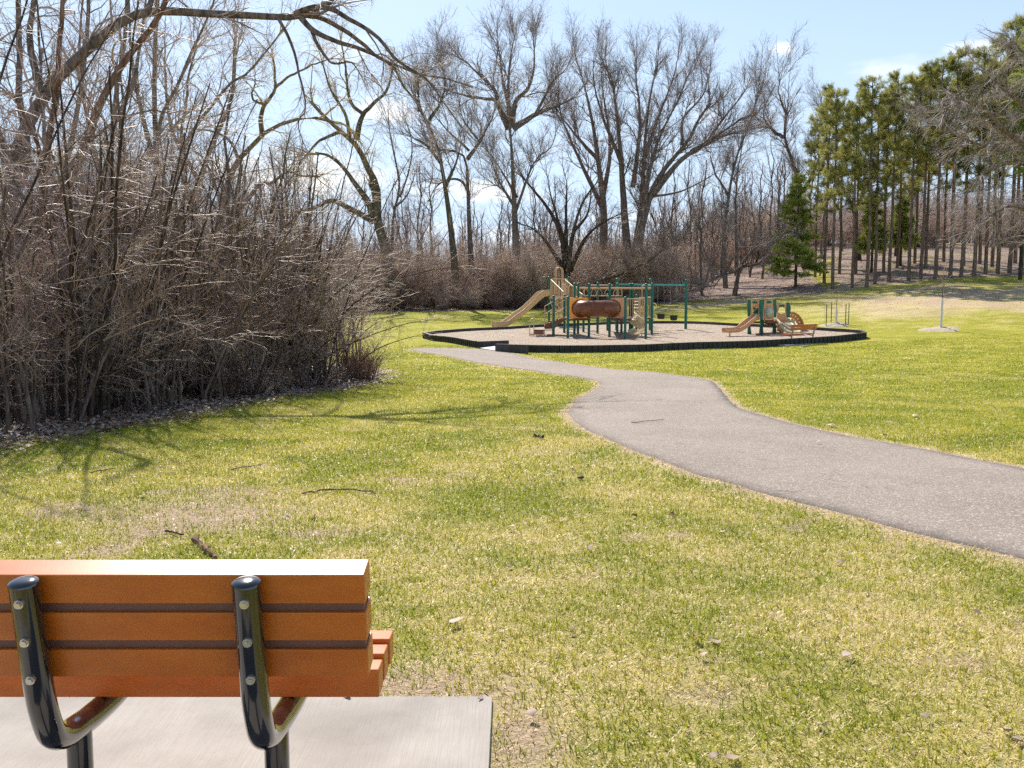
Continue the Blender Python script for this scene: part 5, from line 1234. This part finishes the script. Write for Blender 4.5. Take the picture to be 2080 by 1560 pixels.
# deep thicket: one uncountable mass
pts = []
while len(pts) < 95:
    x, y = rg.uniform(-26, -3), rg.uniform(9, 34)
    d = float(poly_sd([x], [y], thicket_poly)[0])
    if d > 2.2: pts.append((x, y, tz(x, y)))
TALL = [shrub_proto(305, 5.6, 12, cap=6000, spread=.4, twl=1.2), shrub_proto(306, 6.2, 10, 'twig', cap=6000, spread=.35, twl=1.3)]
for i in range(12):
    x, y = rg.uniform(-11, -6.5), rg.uniform(16, 27)
    if poly_sd([x], [y], thicket_poly)[0] < 1.5: x -= 2
    place(TALL, i % 2, x, y, rg.uniform(0, 6.28), float(rg.uniform(.75, 1.1)), f'tall thin stemmed shrub rising out of the thicket, {ordn(i)} of its kind', 'tall shrubs inside the thicket')
def pole_proto(seed, h=4.6):
    rg = np.random.default_rng(seed); nst = 7; K = 12; Ps = np.zeros((nst, K, 3)); Rr = np.zeros((nst, K))
    for i in range(nst):
        a = rg.uniform(0, 6.28); b = rg.uniform(.1, .6); p = np.array([b * math.cos(a), b * math.sin(a), -.1]); d = nrm(np.array([.16 * math.cos(a) + rg.normal(0, .05), .16 * math.sin(a) + rg.normal(0, .05), 1])); L = h * rg.uniform(.6, 1.15)
        for k in range(K): Ps[i, k] = p; d = nrm(d + rg.normal(0, .06, 3)); p = p + d * L / (K - 1)
        Rr[i] = np.linspace(1, .3, K) * rg.uniform(.018, .045)
    l1 = spawn(Ps, Rr, rg, dens=2.2, absL=(.6, 1.7), ang=(.5, 1.1), up=.03, K=7, wig=.2, t0=.2, rr=.4, minr=.005); l2 = spawn(*l1, rg, dens=4, absL=(.2, .8), ang=(.4, 1.0), K=5, wig=.25, minr=.0045)
    V, Fs = join([(Ps, Rr, 7)]); V2, F2 = join([(*l1, 4), (*l2, 3)]); return proto_tree('bare_shrub', 'shrub', [('stem', V, Fs, M['bark' if seed % 2 else 'bark_dark']), ('crown', V2, F2, M['twig_brown'])])
POLE = [pole_proto(501), pole_proto(502, 5.4), pole_proto(503, 3.8)]
for i in range(30):
    s_ = (i + .5) / 30; p = fe_w[int(s_ * 196)]; x, y = p[0] - rg.uniform(.4, 1.4), p[1] + rg.uniform(1.5, 3.0)
    place(POLE, i % 3, x, y, rg.uniform(0, 6.28), float(rg.uniform(.7, 1.1)) * (.8 if s_ > .9 else 1), f'clump of upright dark stems near the front of the thicket, {ordn(i)} from the left', 'upright stem clumps in the thicket')
scatter('thicket', pts, baked_sources(SP), .65, 1.2, 'dense grey brown thicket of bare tangled brush', .12)
# far brush belt under the back trees
pts = []
bw = resample(np.array(be), 300)
for k in range(300):
    p = bw[int(rg.integers(0, 300))]; dd = rg.uniform(2.5, 17) if rg.uniform() < .7 else rg.uniform(2.2, 5); x, y = p[0] + rg.normal(0, .8), p[1] + dd
    if x > 13 and (rg.uniform() < .75 or y < 90): continue
    pts.append((x, y, tz(x, y)))
for k in range(60): x, y = rg.uniform(-50, -18), rg.uniform(60, 92); pts.append((x, y, tz(x, y)))
for k in range(230): x, y = rg.uniform(22, 110), rg.uniform(106, 135); pts.append((x, y, tz(x, y)))
scatter('brush_belt', pts, baked_sources(FARB), .45, 1.5, 'belt of bare brown brush under the trees behind the playground', .1)
for i in range(14):
    s = (i + .5) / 14; p = bw[int(s * 165)]; x, y = p[0], p[1] + rg.uniform(1.6, 2.4)
    place(FARB, int(rg.integers(0, 3)), x, y, rg.uniform(0, 6.28), float(rg.uniform(.55, .95)), f'bare shrub at the far lawn edge, {ordn(i)} from the left', 'shrubs along the far lawn edge')
# far woodland mass
pts = []
for k in range(640):
    x = rg.uniform(-110, 150); y = rg.uniform(100, 190)
    if x > 26 and y < 118: continue
    pts.append((x, y, tz(x, y) - .2))
WP = baked_sources([bare_proto(230, 15, 'bark', 'twig_far', 2, 2600, .014, .15), bare_proto(231, 12, 'bark_dark', 'twig_far', 3, 2600, .014, .12)])
for r_ in [o for o in COL.objects if o.name.startswith('slim_bare_tree') and 'label' not in o and o not in BP]:
    for c in list(r_.children): bpy.data.objects.remove(c)
    bpy.data.objects.remove(r_)
scatter('far_woodland', pts, WP, .4, .85, 'grey brown mass of leafless woodland on the skyline', .04)
# slim trees one can tell apart
slots = [(145, 15.5), (178, 17), (262, 16), (385, 18.5), (470, 20), (575, 22.5), (20, 34), (70, 26), (165, 40), (250, 44), (290, 30), (345, 46), (420, 52), (480, 60), (520, 70), (560, 76), (600, 66), (650, 80), (690, 84), (735, 88), (850, 84), (880, 92), (985, 92), (1015, 86), (1095, 90), (1125, 96), (1175, 94), (1330, 92), (1365, 90), (1400, 94), (1425, 84), (1445, 96), (1520, 94), (1545, 90), (1570, 98), (1590, 92), (1665, 98), (1705, 104), (1790, 108), (1850, 112), (1930, 110), (2010, 106), (2070, 96), (905, 96), (940, 100), (975, 104), (1035, 98), (1060, 104), (1080, 96), (1110, 108), (1145, 100), (1200, 104), (1230, 100), (1260, 106), (1305, 100), (1345, 104), (1385, 100), (1412, 106), (1460, 102), (1500, 100), (1532, 106), (1558, 104), (1580, 108), (1610, 104), (1635, 108), (760, 96), (785, 100), (820, 98), (862, 102), (710, 96), (670, 92), (630, 94), (580, 88), (540, 90), (500, 84), (60, 50), (130, 56), (210, 60)]
slots.sort(); ZN = {}
for i, (u, D) in enumerate(slots):
    zn = 'above the thicket' if u < 400 else 'between the thicket and the play structure' if u < 1000 else 'behind the play structure' if u < 1440 else 'behind the small climber and the pines'; ZN[zn] = ZN.get(zn, -1) + 1
    x = (u - CU) * D / F; h = (.42 if D > 75 else .62) * rg.uniform(.8, 1.15)
    if D > 80: h = rg.uniform(.5, .85)
    elif D > 60: h = rg.uniform(.5, .72)
    elif D < 25: h = rg.uniform(.30, .42)
    elif D < 45: h = rg.uniform(.55, .8)
    place(BP, int(rg.integers(0, 5)), x, D, rg.uniform(0, 6.28), float(h), f'slim bare tree {zn}, {ordn(ZN[zn])} such trunk from the left', 'slim bare trees in the wood')

# ------------------------------------------------------------------ conifers
def needles(C, Dn, rg, n=26, L=.22, w=.012, spread=1.2):
    """clusters of needle blades at points C pointing along Dn; returns V, F(tri->quad)"""
    N = len(C); c = np.repeat(C, n, 0); d = np.repeat(Dn, n, 0); q = nrm(d + rg.normal(size=c.shape) * spread * .5)
    c = c + rg.normal(size=c.shape) * L * .25; l = L * rg.uniform(.6, 1.2, (len(c), 1)); s = nrm(np.cross(q, rg.normal(size=q.shape))) * w
    V = np.stack([c - s, c + s, c + q * l + s * .35, c + q * l - s * .35], 1).reshape(-1, 3); i = np.arange(len(c)) * 4
    return V, np.stack([i, i + 1, i + 2, i + 3], 1)
def pine_proto(seed, h=18, crown=.45, wid=2.6):
    rg = np.random.default_rng(seed); P, Rr = straight(rg, h, .17, .04, .02); K = P.shape[1]
    nw = 11; nb = nw * 4; t = np.repeat(crown + (1 - crown) * (np.arange(nw) + rg.uniform(-.3, .3, nw)) / (nw - .6), 4) + rg.normal(0, .006, nb); t = np.clip(t, 0, .985); L = wid * (1.05 - ((t - crown) / (1 - crown)) ** 1.6 * .8) * rg.uniform(.45, 1.2, nb); L[t < crown + .08] *= .7
    B = np.zeros((nb, 7, 3)); f = t * (K - 1); i = f.astype(int); w = (f - i)[:, None]; b = P[0, i] * (1 - w) + P[0, np.minimum(i + 1, K - 1)] * w
    a = rg.uniform(0, 6.28, nb); d = np.stack([np.cos(a), np.sin(a), rg.uniform(-.1, .45, nb)], 1); p = b.copy(); B[:, 0] = p
    for k in range(1, 7): d = nrm(d + rg.normal(0, .12, d.shape) + np.array([0, 0, .08])); p = p + d * (L / 6)[:, None]; B[:, k] = p
    BR = np.linspace(.035, .012, 7)[None].repeat(nb, 0)
    l2 = spawn(B, BR, rg, n=6, t0=.35, t1=1, absL=(.35, .9), ang=(.4, .9), up=.12, K=4, minr=.012, lt=.3)
    C = np.concatenate([l2[0][:, -1], l2[0][:, 2], B[:, -1], B[:, 5]]); Dn = np.concatenate([nrm(l2[0][:, -1] - l2[0][:, -2]), nrm(l2[0][:, 2] - l2[0][:, 1]), nrm(B[:, -1] - B[:, -2]), nrm(B[:, 5] - B[:, 4])])
    NV, NF = needles(C, nrm(Dn + np.array([0, 0, .5])), rg, 22, .30, .014, 1.3)
    # dead snags below the crown
    sn = spawn(P, Rr, rg, n=26, t0=.12, t1=crown + .05, absL=(.4, 1.6), ang=(1.1, 1.7), up=-.05, K=4, minr=.009, lt=0, rr=.12)
    V, Fs = join([(P, Rr, 10)]); V2, F2 = join([(B, BR, 5), (*l2, 3), (*sn, 3)])
    return proto_tree('pine_tree', 'tree', [('trunk', V, Fs, M['bark_pine']), ('limbwork', V2, F2, M['bark_dark']), ('crown', NV, [NF], M['pine_needle'])])
PN = [pine_proto(400, 18, .42, 2.7), pine_proto(401, 18, .50, 3.0), pine_proto(402, 18, .38, 2.5), pine_proto(403, 18, .53, 3.1)]
pines = [(1674, 575, 190), (1691, 587, 185), (1731, 585, 215), (1760, 583, 160), (1777, 577, 190), (1806, 572, 165), (1846, 570, 160), (1870, 567, 150), (1900, 566, 125), (1930, 564, 120), (1952, 561, 135), (1978, 560, 115), (2002, 557, 130), (2026, 556, 90), (2050, 555, 60), (2074, 559, 45), (2100, 556, 30),
         (1656, 563, 250), (1738, 556, 200), (1795, 553, 175), (1822, 545, 190), (1858, 535, 175), (1880, 545, 150), (1917, 532, 170), (1957, 540, 160), (1990, 536, 140), (2015, 542, 120), (2062, 535, 90), (2120, 558, 20), (1705, 556, 215)]
pines.sort()
for i, (u, v, vt) in enumerate(pines):
    g = ground(u, v); h = (v - vt - 10) * g.y / F
    sc = h / 18; place(PN, i % 4, g.x, g.y, rg.uniform(0, 6.28), (min(1.15, sc), min(1.15, sc), sc), f'tall pine with a bare lower trunk on the slope, {ordn(i)} trunk from the left', 'pines of the grove on the slope')
def spruce(u, v, vt, D, wid, seed, label, name='spruce_tree', gap=.12):
    g = at(u, v, D); h = (v - vt) * D / F; z = tz(g.x, D); h = at(u, vt, D).z - z; rg = np.random.default_rng(seed); P, Rr = straight(rg, h, .13, .02, .012)
    root = empty(name, (g.x, D, z), label, 'tree', None); K = P.shape[1]
    nb = 105; t = gap + (1 - gap) * rg.uniform(0, 1, nb) ** 1.1; t = np.clip(t, 0, .985); L = wid * (1.02 - t) * rg.uniform(.55, 1.15, nb) + .15
    f = t * (K - 1); i = f.astype(int); w = (f - i)[:, None]; b = P[0, i] * (1 - w) + P[0, np.minimum(i + 1, K - 1)] * w; B = np.zeros((nb, 7, 3)); a = rg.uniform(0, 6.28, nb)
    d = np.stack([np.cos(a), np.sin(a), rg.uniform(-.15, .15, nb)], 1); p = b.copy(); B[:, 0] = p
    for k in range(1, 7): d = nrm(d + rg.normal(0, .07, d.shape) + np.array([0, 0, -.04 + .03 * k])); p = p + d * (L / 6)[:, None]; B[:, k] = p
    BR = np.linspace(.02, .008, 7)[None].repeat(nb, 0)
    l2 = spawn(B, BR, rg, dens=7, t0=.2, t1=1, absL=(.25, .8), ang=(.6, 1.1), up=-.05, K=4, minr=.008, flat=.8)
    C = l2[0].reshape(-1, 3); Dn = np.repeat(nrm(l2[0][:, -1] - l2[0][:, 0]), 4, 0); C = np.concatenate([C, B[:, 2:].reshape(-1, 3)]); Dn = np.concatenate([Dn, np.repeat(nrm(B[:, -1] - B[:, 0]), 5, 0)])
    NV, NF = needles(C, Dn, rg, 13, .16, .015, 1.2)
    off = np.array([g.x, D, z])
    V, Fs = join([(P + off, Rr, 8)]); obj_np('trunk', V, Fs, M['bark_dark'], root); V, Fs = join([(B + off, BR, 4), (l2[0] + off, l2[1], 3)]); obj_np('limbwork', V, Fs, M['bark_dark'], root); obj_np('crown', NV + off, [NF], M['spruce_needle'], root)
gs = ground(1616, 580)
spruce(1616, 580, 352, gs.y - 1, 3.1, 91, 'open light green spruce standing alone left of the pine grove')
gs = ground(1805, 560); spruce(1770, 560, 395, gs.y + 4, 1.9, 92, 'short green spruce among the pine trunks', gap=.3); spruce(1828, 560, 400, gs.y + 6, 1.7, 93, 'slim green spruce deeper among the pine trunks', gap=.3)
gs = ground(2050, 560)
spruce(2072, 560, 40, 66, 3.4, 94, 'dark tall spruce cut by the right edge of the view', gap=.42)

# ------------------------------------------------------------------ young trees
def sapling(u, v, vg, vt, label, seed, spread, dens, name='sapling'):
    g = ground(u, v); root = empty(name, g, label, 'young tree', 'young trees planted in the lawn'); D = g.y; z = g.z; rg = np.random.default_rng(seed)
    zt = at(u, vt, D).z; zg = at(u, vg, D).z; K = 12; P = np.zeros((1, K, 3)); P[0, :, 2] = np.linspace(z, z + (zt - z) * .9, K); P[0, :, 0] = g.x + np.cumsum(rg.normal(0, .008, K)); P[0, :, 1] = D
    Rr = np.linspace(.028, .007, K)[None]; t0 = (zg - z) / (zt - z) * 1.05
    l1 = spawn(P, Rr, rg, n=dens, t0=t0, t1=1, absL=(spread * .6, spread * 1.2), ang=(.4, .9), up=.08, K=6, minr=.011, lt=.4); l2 = spawn(*l1, rg, dens=4, absL=(.15, .5), up=.05, K=4, minr=.008)
    V, Fs = join([(P, Rr, 8)]); obj_np('trunk', V, Fs, M['bark'], root); V, Fs = join([(*l1, 4), (*l2, 3)]); obj_np('crown', V, Fs, M['twig_brown'], root)
    MB().tube([(g.x, D, z + .05), (g.x + .01, D, z + (zg - z) * .5), (g.x + .015, D, zg)], [.055, .05, .05], 14, caps=False).build('trunk_guard', M['white_guard'], root)
    mulch(g, 1.0 if seed == 1 else .8, 'mulch_ring', 'pale wood chip ring round the young tree with the tall white guard' if seed == 1 else 'small wood chip ring inside the wire tree cage'); return g
sapling(1911, 670, 605, 515, 'young tree with a tall white trunk guard and a few upswept twigs', 1, .9, 11)
gg = sapling(1698, 661, 628, 598, 'thin whip of a young tree inside a wire cage', 2, .3, 5)
def cage():
    B = empty('tree_cage', gg, 'wire mesh tree cage on dark stakes round the smaller young tree', 'tree cage'); r = .62
    for i, a in enumerate((200, 300, 345, 95)):
        x, y = gg.x + r * math.cos(R(a)), gg.y + r * math.sin(R(a)); z = tz(x, y); MB().tube([(x, y, z - .05), (x, y, z + 1.15)], .02, 6).build('stake', M['stake'], B)
    m = MB(); n = 22
    for j in range(13):
        z = gg.z + .08 + j * .12; m.tube([(gg.x + r * math.cos(q), gg.y + r * math.sin(q), z) for q in [2 * math.pi * k / n for k in range(n)]], .0016, 3, closed=True)
    for k in range(n):
        q = 2 * math.pi * k / n; x, y = gg.x + r * math.cos(q), gg.y + r * math.sin(q); m.tube([(x, y, gg.z + .05), (x, y, gg.z + 1.55)], .0016, 3)
    m.build('wire_mesh', M['grey_metal'], B)
cage()

# ------------------------------------------------------------------ sticks, stump, log, house
def stick(px, r0, r1, label, mat='bark', h=.02):
    W = [ground(*p) + Vector((0, 0, h)) for p in px]; C = [Vector(q) for q in catmull([tuple(w) for w in W], 4)]; n = len(C)
    C = [c + Vector(tuple(rg.normal(0, r0 * .5, 3))) for c in C]
    m = MB().tube(C, [r0 + (r1 - r0) * i / (n - 1) for i in range(n)], 7)
    k = n // 2; d = (C[k + 1] - C[k]).normalized(); m.tube([C[k], C[k] + (d + Vector((.2, .2, .1))).normalized() * r0 * 4], [r0 * .5, r0 * .3], 5)
    o = m.build('stick', M[mat]); tag(o, label, 'stick', 'sticks lying on the lawn')
stick([(614, 1006), (650, 1001), (700, 999), (745, 1002), (764, 1007)], .008, .005, 'long curved pale stick lying across the lawn beyond the bench', 'bark_grey')
stick([(396, 1100), (410, 1118), (436, 1138)], .019, .015, 'thick reddish stick just behind the top of the bench', 'bark_red')
stick([(335, 1083), (352, 1086), (372, 1093)], .008, .005, 'short dark stick left of the thick reddish one', 'bark_dark')
stick([(470, 957), (500, 952), (531, 947)], .006, .004, 'thin stick in the grass right of the leaf litter edge', 'bark_grey')
stick([(185, 964), (205, 960), (232, 955)], .006, .004, 'thin stick far left in the grass', 'bark_dark')
stick([(1083, 888), (1094, 890), (1105, 893)], .018, .014, 'short thick twig near the left side of the path', 'bark_dark')
stick([(634, 1062), (642, 1050)], .005, .003, 'tiny stick standing proud of the grass below the curved one', 'bark_dark')
stick([(1470, 746), (1480, 752), (1500, 756)], .012, .006, 'pale stick on the lawn beyond the path bend', 'bark_grey')
stick([(1283, 862), (1320, 858), (1350, 856)], .005, .003, 'thin stick lying on the asphalt path', 'bark_dark', .025)
def chunk(u, v, r, mat, label, name='wood_chip', cat='wood chip'):
    g = ground(u, v); m = MB(); bm = bmesh.new(); bmesh.ops.create_icosphere(bm, subdivisions=2, radius=r); lr = random.Random(int(u))
    for q in bm.verts: q.co = Vector((q.co.x * 1.4, q.co.y, q.co.z * .45)) * lr.uniform(.75, 1.2)
    bmesh.ops.rotate(bm, matrix=Matrix.Rotation(lr.uniform(0, 3), 3, 'Z'), verts=bm.verts); bmesh.ops.translate(bm, vec=g + Vector((0, 0, r * .4 + .012)), verts=bm.verts); bm.verts.index_update()
    m.add([q.co[:] for q in bm.verts], [[q.index for q in f.verts] for f in bm.faces]); bm.free(); tag(m.build(name, M[mat]), label, cat, 'bits lying on the lawn')
chunk(1450, 1307, .014, 'bark_dark', 'dark clod on the lawn right of the concrete pad')
chunk(1180, 975, .03, 'bark_dark', 'dark clump in the grass below the path bend')
chunk(290, 1016, .015, 'bark_dark', 'dark brown bit in the grass above the bench')
chunk(1689, 868, .045, 'cream', 'pale chip on the lawn just beyond the path')
chunk(1860, 848, .045, 'cream', 'pale chip on the lawn far beyond the path')
g = ground(535, 770); st = MB(); n = 14; vs = []
for j, (hh, rr) in enumerate(((-.05, .24), (.1, .19), (.35, .16), (.5, .15))):
    for k in range(n):
        a = 2 * math.pi * k / n; q = rr * (1 + .15 * math.sin(3 * a + j)); vs.append((g.x + q * math.cos(a) + .12 * hh, g.y + q * math.sin(a), g.z + hh + (.14 * math.sin(5 * a) + .1 * math.cos(2 * a) if j == 3 else 0)))
st.add(vs, [(j * n + k, j * n + (k + 1) % n, (j + 1) * n + (k + 1) % n, (j + 1) * n + k) for j in range(3) for k in range(n)] + [tuple(range(3 * n, 4 * n))], True)
tag(st.build('stump', M['bark_red']), 'rotten orange brown stump in the thicket near its right tip', 'stump')
a, b = ground(190, 838), ground(330, 800); st = MB(); a += Vector((0, 0, .14)); b += Vector((0, 0, .15))
st.tube([a, a.lerp(b, .3) + Vector((0, 0, .03)), a.lerp(b, .7), b], [.15, .14, .13, .11], 12); tag(st.build('log', M['bark_grey']), 'pale fallen log lying just inside the thicket', 'log')
# house glimpsed through the wood
D = 150; c = at(1490, 520, D); HZ = tz(c.x, D); Hh = empty('house', (c.x, D, HZ), 'grey roofed house glimpsed through the wood behind the play area', 'house')
rz = at(1490, 500, D).z; ez = at(1490, 525, D).z
MB().box((c.x, D + 4, (HZ + ez) / 2 - .3), 9, 8, ez - HZ + .6).build('wall', plastic('house_siding', (.30, .28, .27), .8), Hh)
MB().prism([(c.x - 5, D - .6, ez), (c.x - 5, D + 8.6, ez), (c.x - 5, D + 4, rz)], (10, 0, 0)).build('roof', plastic('house_shingles', (.10, .10, .11), .9), Hh)
for k in (-1, 1): MB().box((c.x + 2.4 * k, D - .03, ez - 1.3), 1.1, .06, 1.2).build('window', M['black_paint'], Hh)
for p in BP + SP + LOW + FARB + TALL + POLE + PN:
    if id(p) not in USED:
        for c in list(p.children): bpy.data.objects.remove(c)
        bpy.data.objects.remove(p)
# ------------------------------------------------------------------ camera, light, sky
cam = bpy.data.cameras.new('camera'); co = bpy.data.objects.new('camera', cam); COL.objects.link(co)
co.location = (0, 0, EYE); co.rotation_euler = (math.pi / 2 - PITCH, 0, 0)
cam.sensor_width = 36; cam.lens = F / 2080 * 36; cam.clip_end = 5000; cam.clip_start = .05; SC.camera = co
sd = Vector((math.sin(SUN_AZ) * math.cos(SUN_EL), math.cos(SUN_AZ) * math.cos(SUN_EL), math.sin(SUN_EL)))
sun = bpy.data.lights.new('sun', 'SUN'); so = bpy.data.objects.new('sun', sun); COL.objects.link(so)
sun.energy = 5.0; sun.angle = R(.55); sun.color = (1, .93, .83); so.rotation_euler = sd.to_track_quat('Z', 'Y').to_euler(); so.location = (0, 0, 50)
w = bpy.data.worlds.new('World'); SC.world = w; w.use_nodes = True; nt = w.node_tree; bg = nt.nodes['Background']
sky = nt.nodes.new('ShaderNodeTexSky'); sky.sky_type = 'NISHITA'; sky.sun_disc = False; sky.sun_elevation = SUN_EL; sky.sun_rotation = SUN_AZ
sky.air_density = 1.0; sky.dust_density = .6; sky.ozone_density = 2.0; sky.altitude = 200
bg.inputs[1].default_value = .105
tc = nt.nodes.new('ShaderNodeTexCoord'); L = nt.links.new
def wm(op, a, b=None, c=None):
    o = nt.nodes.new('ShaderNodeMath'); o.operation = op
    for k, v in enumerate((a, b, c)):
        if v is None: continue
        if hasattr(v, 'node'): L(v, o.inputs[k])
        else: o.inputs[k].default_value = v
    return o.outputs[0]
nz = nt.nodes.new('ShaderNodeTexNoise'); nz.inputs['Scale'].default_value = 22; nz.inputs['Detail'].default_value = 7; nz.inputs['Roughness'].default_value = .62
mp = nt.nodes.new('ShaderNodeMapping'); mp.inputs['Scale'].default_value = (1, 1, 2.2); L(tc.outputs['Generated'], mp.inputs[0]); L(mp.outputs[0], nz.inputs['Vector'])
total = None
for (u, v, ru, rv, amt) in ((1587, 96, 20, 12, .7), (1810, 142, 70, 14, .42), (1850, 124, 90, 12, .3), (1995, 98, 60, 13, .55), (790, 226, 75, 22, 1.0), (700, 100, 60, 26, .45),
                            (560, 350, 190, 40, 1.1), (960, 385, 120, 22, .9), (1000, 480, 300, 20, .6), (1400, 440, 260, 16, .55), (1450, 235, 30, 16, .5), (200, 330, 120, 40, .8), (1300, 500, 500, 30, .4)):
    d = Vector(ray(u, v)).normalized(); rt = Vector((d.y, -d.x, 0)).normalized(); up = rt.cross(d)
    def dot(vec):
        o = nt.nodes.new('ShaderNodeVectorMath'); o.operation = 'DOT_PRODUCT'; L(tc.outputs['Generated'], o.inputs[0]); o.inputs[1].default_value = vec; return o.outputs['Value']
    a = wm('MULTIPLY', dot(rt), F / ru); b = wm('MULTIPLY', dot(up), F / rv)
    r2 = wm('ADD', wm('MULTIPLY', a, a), wm('MULTIPLY', b, b)); g = wm('SUBTRACT', 1.0, wm('MULTIPLY', r2, .5)); g = wm('MAXIMUM', g, -3.0)
    front = wm('GREATER_THAN', dot(d), 0.0)
    val = wm('ADD', wm('MULTIPLY', wm('SUBTRACT', nz.outputs['Fac'], .5), 3.2), wm('SUBTRACT', g, .45))
    mr = nt.nodes.new('ShaderNodeMapRange'); mr.interpolation_type = 'SMOOTHSTEP'; L(val, mr.inputs[0]); mr.inputs[1].default_value = -.35; mr.inputs[2].default_value = 1.0; mr.inputs[3].default_value = 0; mr.inputs[4].default_value = amt
    val = wm('MULTIPLY', mr.outputs[0], front); total = val if total is None else wm('MAXIMUM', total, val)
total = wm('MINIMUM', total, 1.0)
sxyz = nt.nodes.new('ShaderNodeSeparateXYZ'); L(tc.outputs['Generated'], sxyz.inputs[0])
hz = nt.nodes.new('ShaderNodeMapRange'); hz.interpolation_type = 'SMOOTHSTEP'; L(sxyz.outputs[2], hz.inputs[0])
for k, v in zip((1, 2, 3, 4), (-.02, .5, 1.0, .06)): hz.inputs[k].default_value = v
hm = nt.nodes.new('ShaderNodeMix'); hm.data_type = 'RGBA'; L(hz.outputs[0], hm.inputs[0]); L(sky.outputs[0], hm.inputs[6]); hm.inputs[7].default_value = (5.2, 6.6, 8.4, 1)
mx = nt.nodes.new('ShaderNodeMix'); mx.data_type = 'RGBA'; L(total, mx.inputs[0]); L(hm.outputs[2], mx.inputs[6]); mx.inputs[7].default_value = (9.3, 9.3, 9.3, 1)
L(mx.outputs[2], bg.inputs[0])
SC.view_settings.view_transform = 'Standard'; SC.view_settings.look = 'None'; SC.view_settings.gamma = 1; SC.view_settings.exposure = 0.43
SC.render.engine = 'CYCLES'
SC.cycles.use_denoising = False; SC.cycles.use_adaptive_sampling = True; SC.cycles.adaptive_threshold = .025; SC.cycles.max_bounces = 4; SC.cycles.diffuse_bounces = 2; SC.cycles.glossy_bounces = 2; SC.cycles.transmission_bounces = 2; SC.cycles.transparent_max_bounces = 4
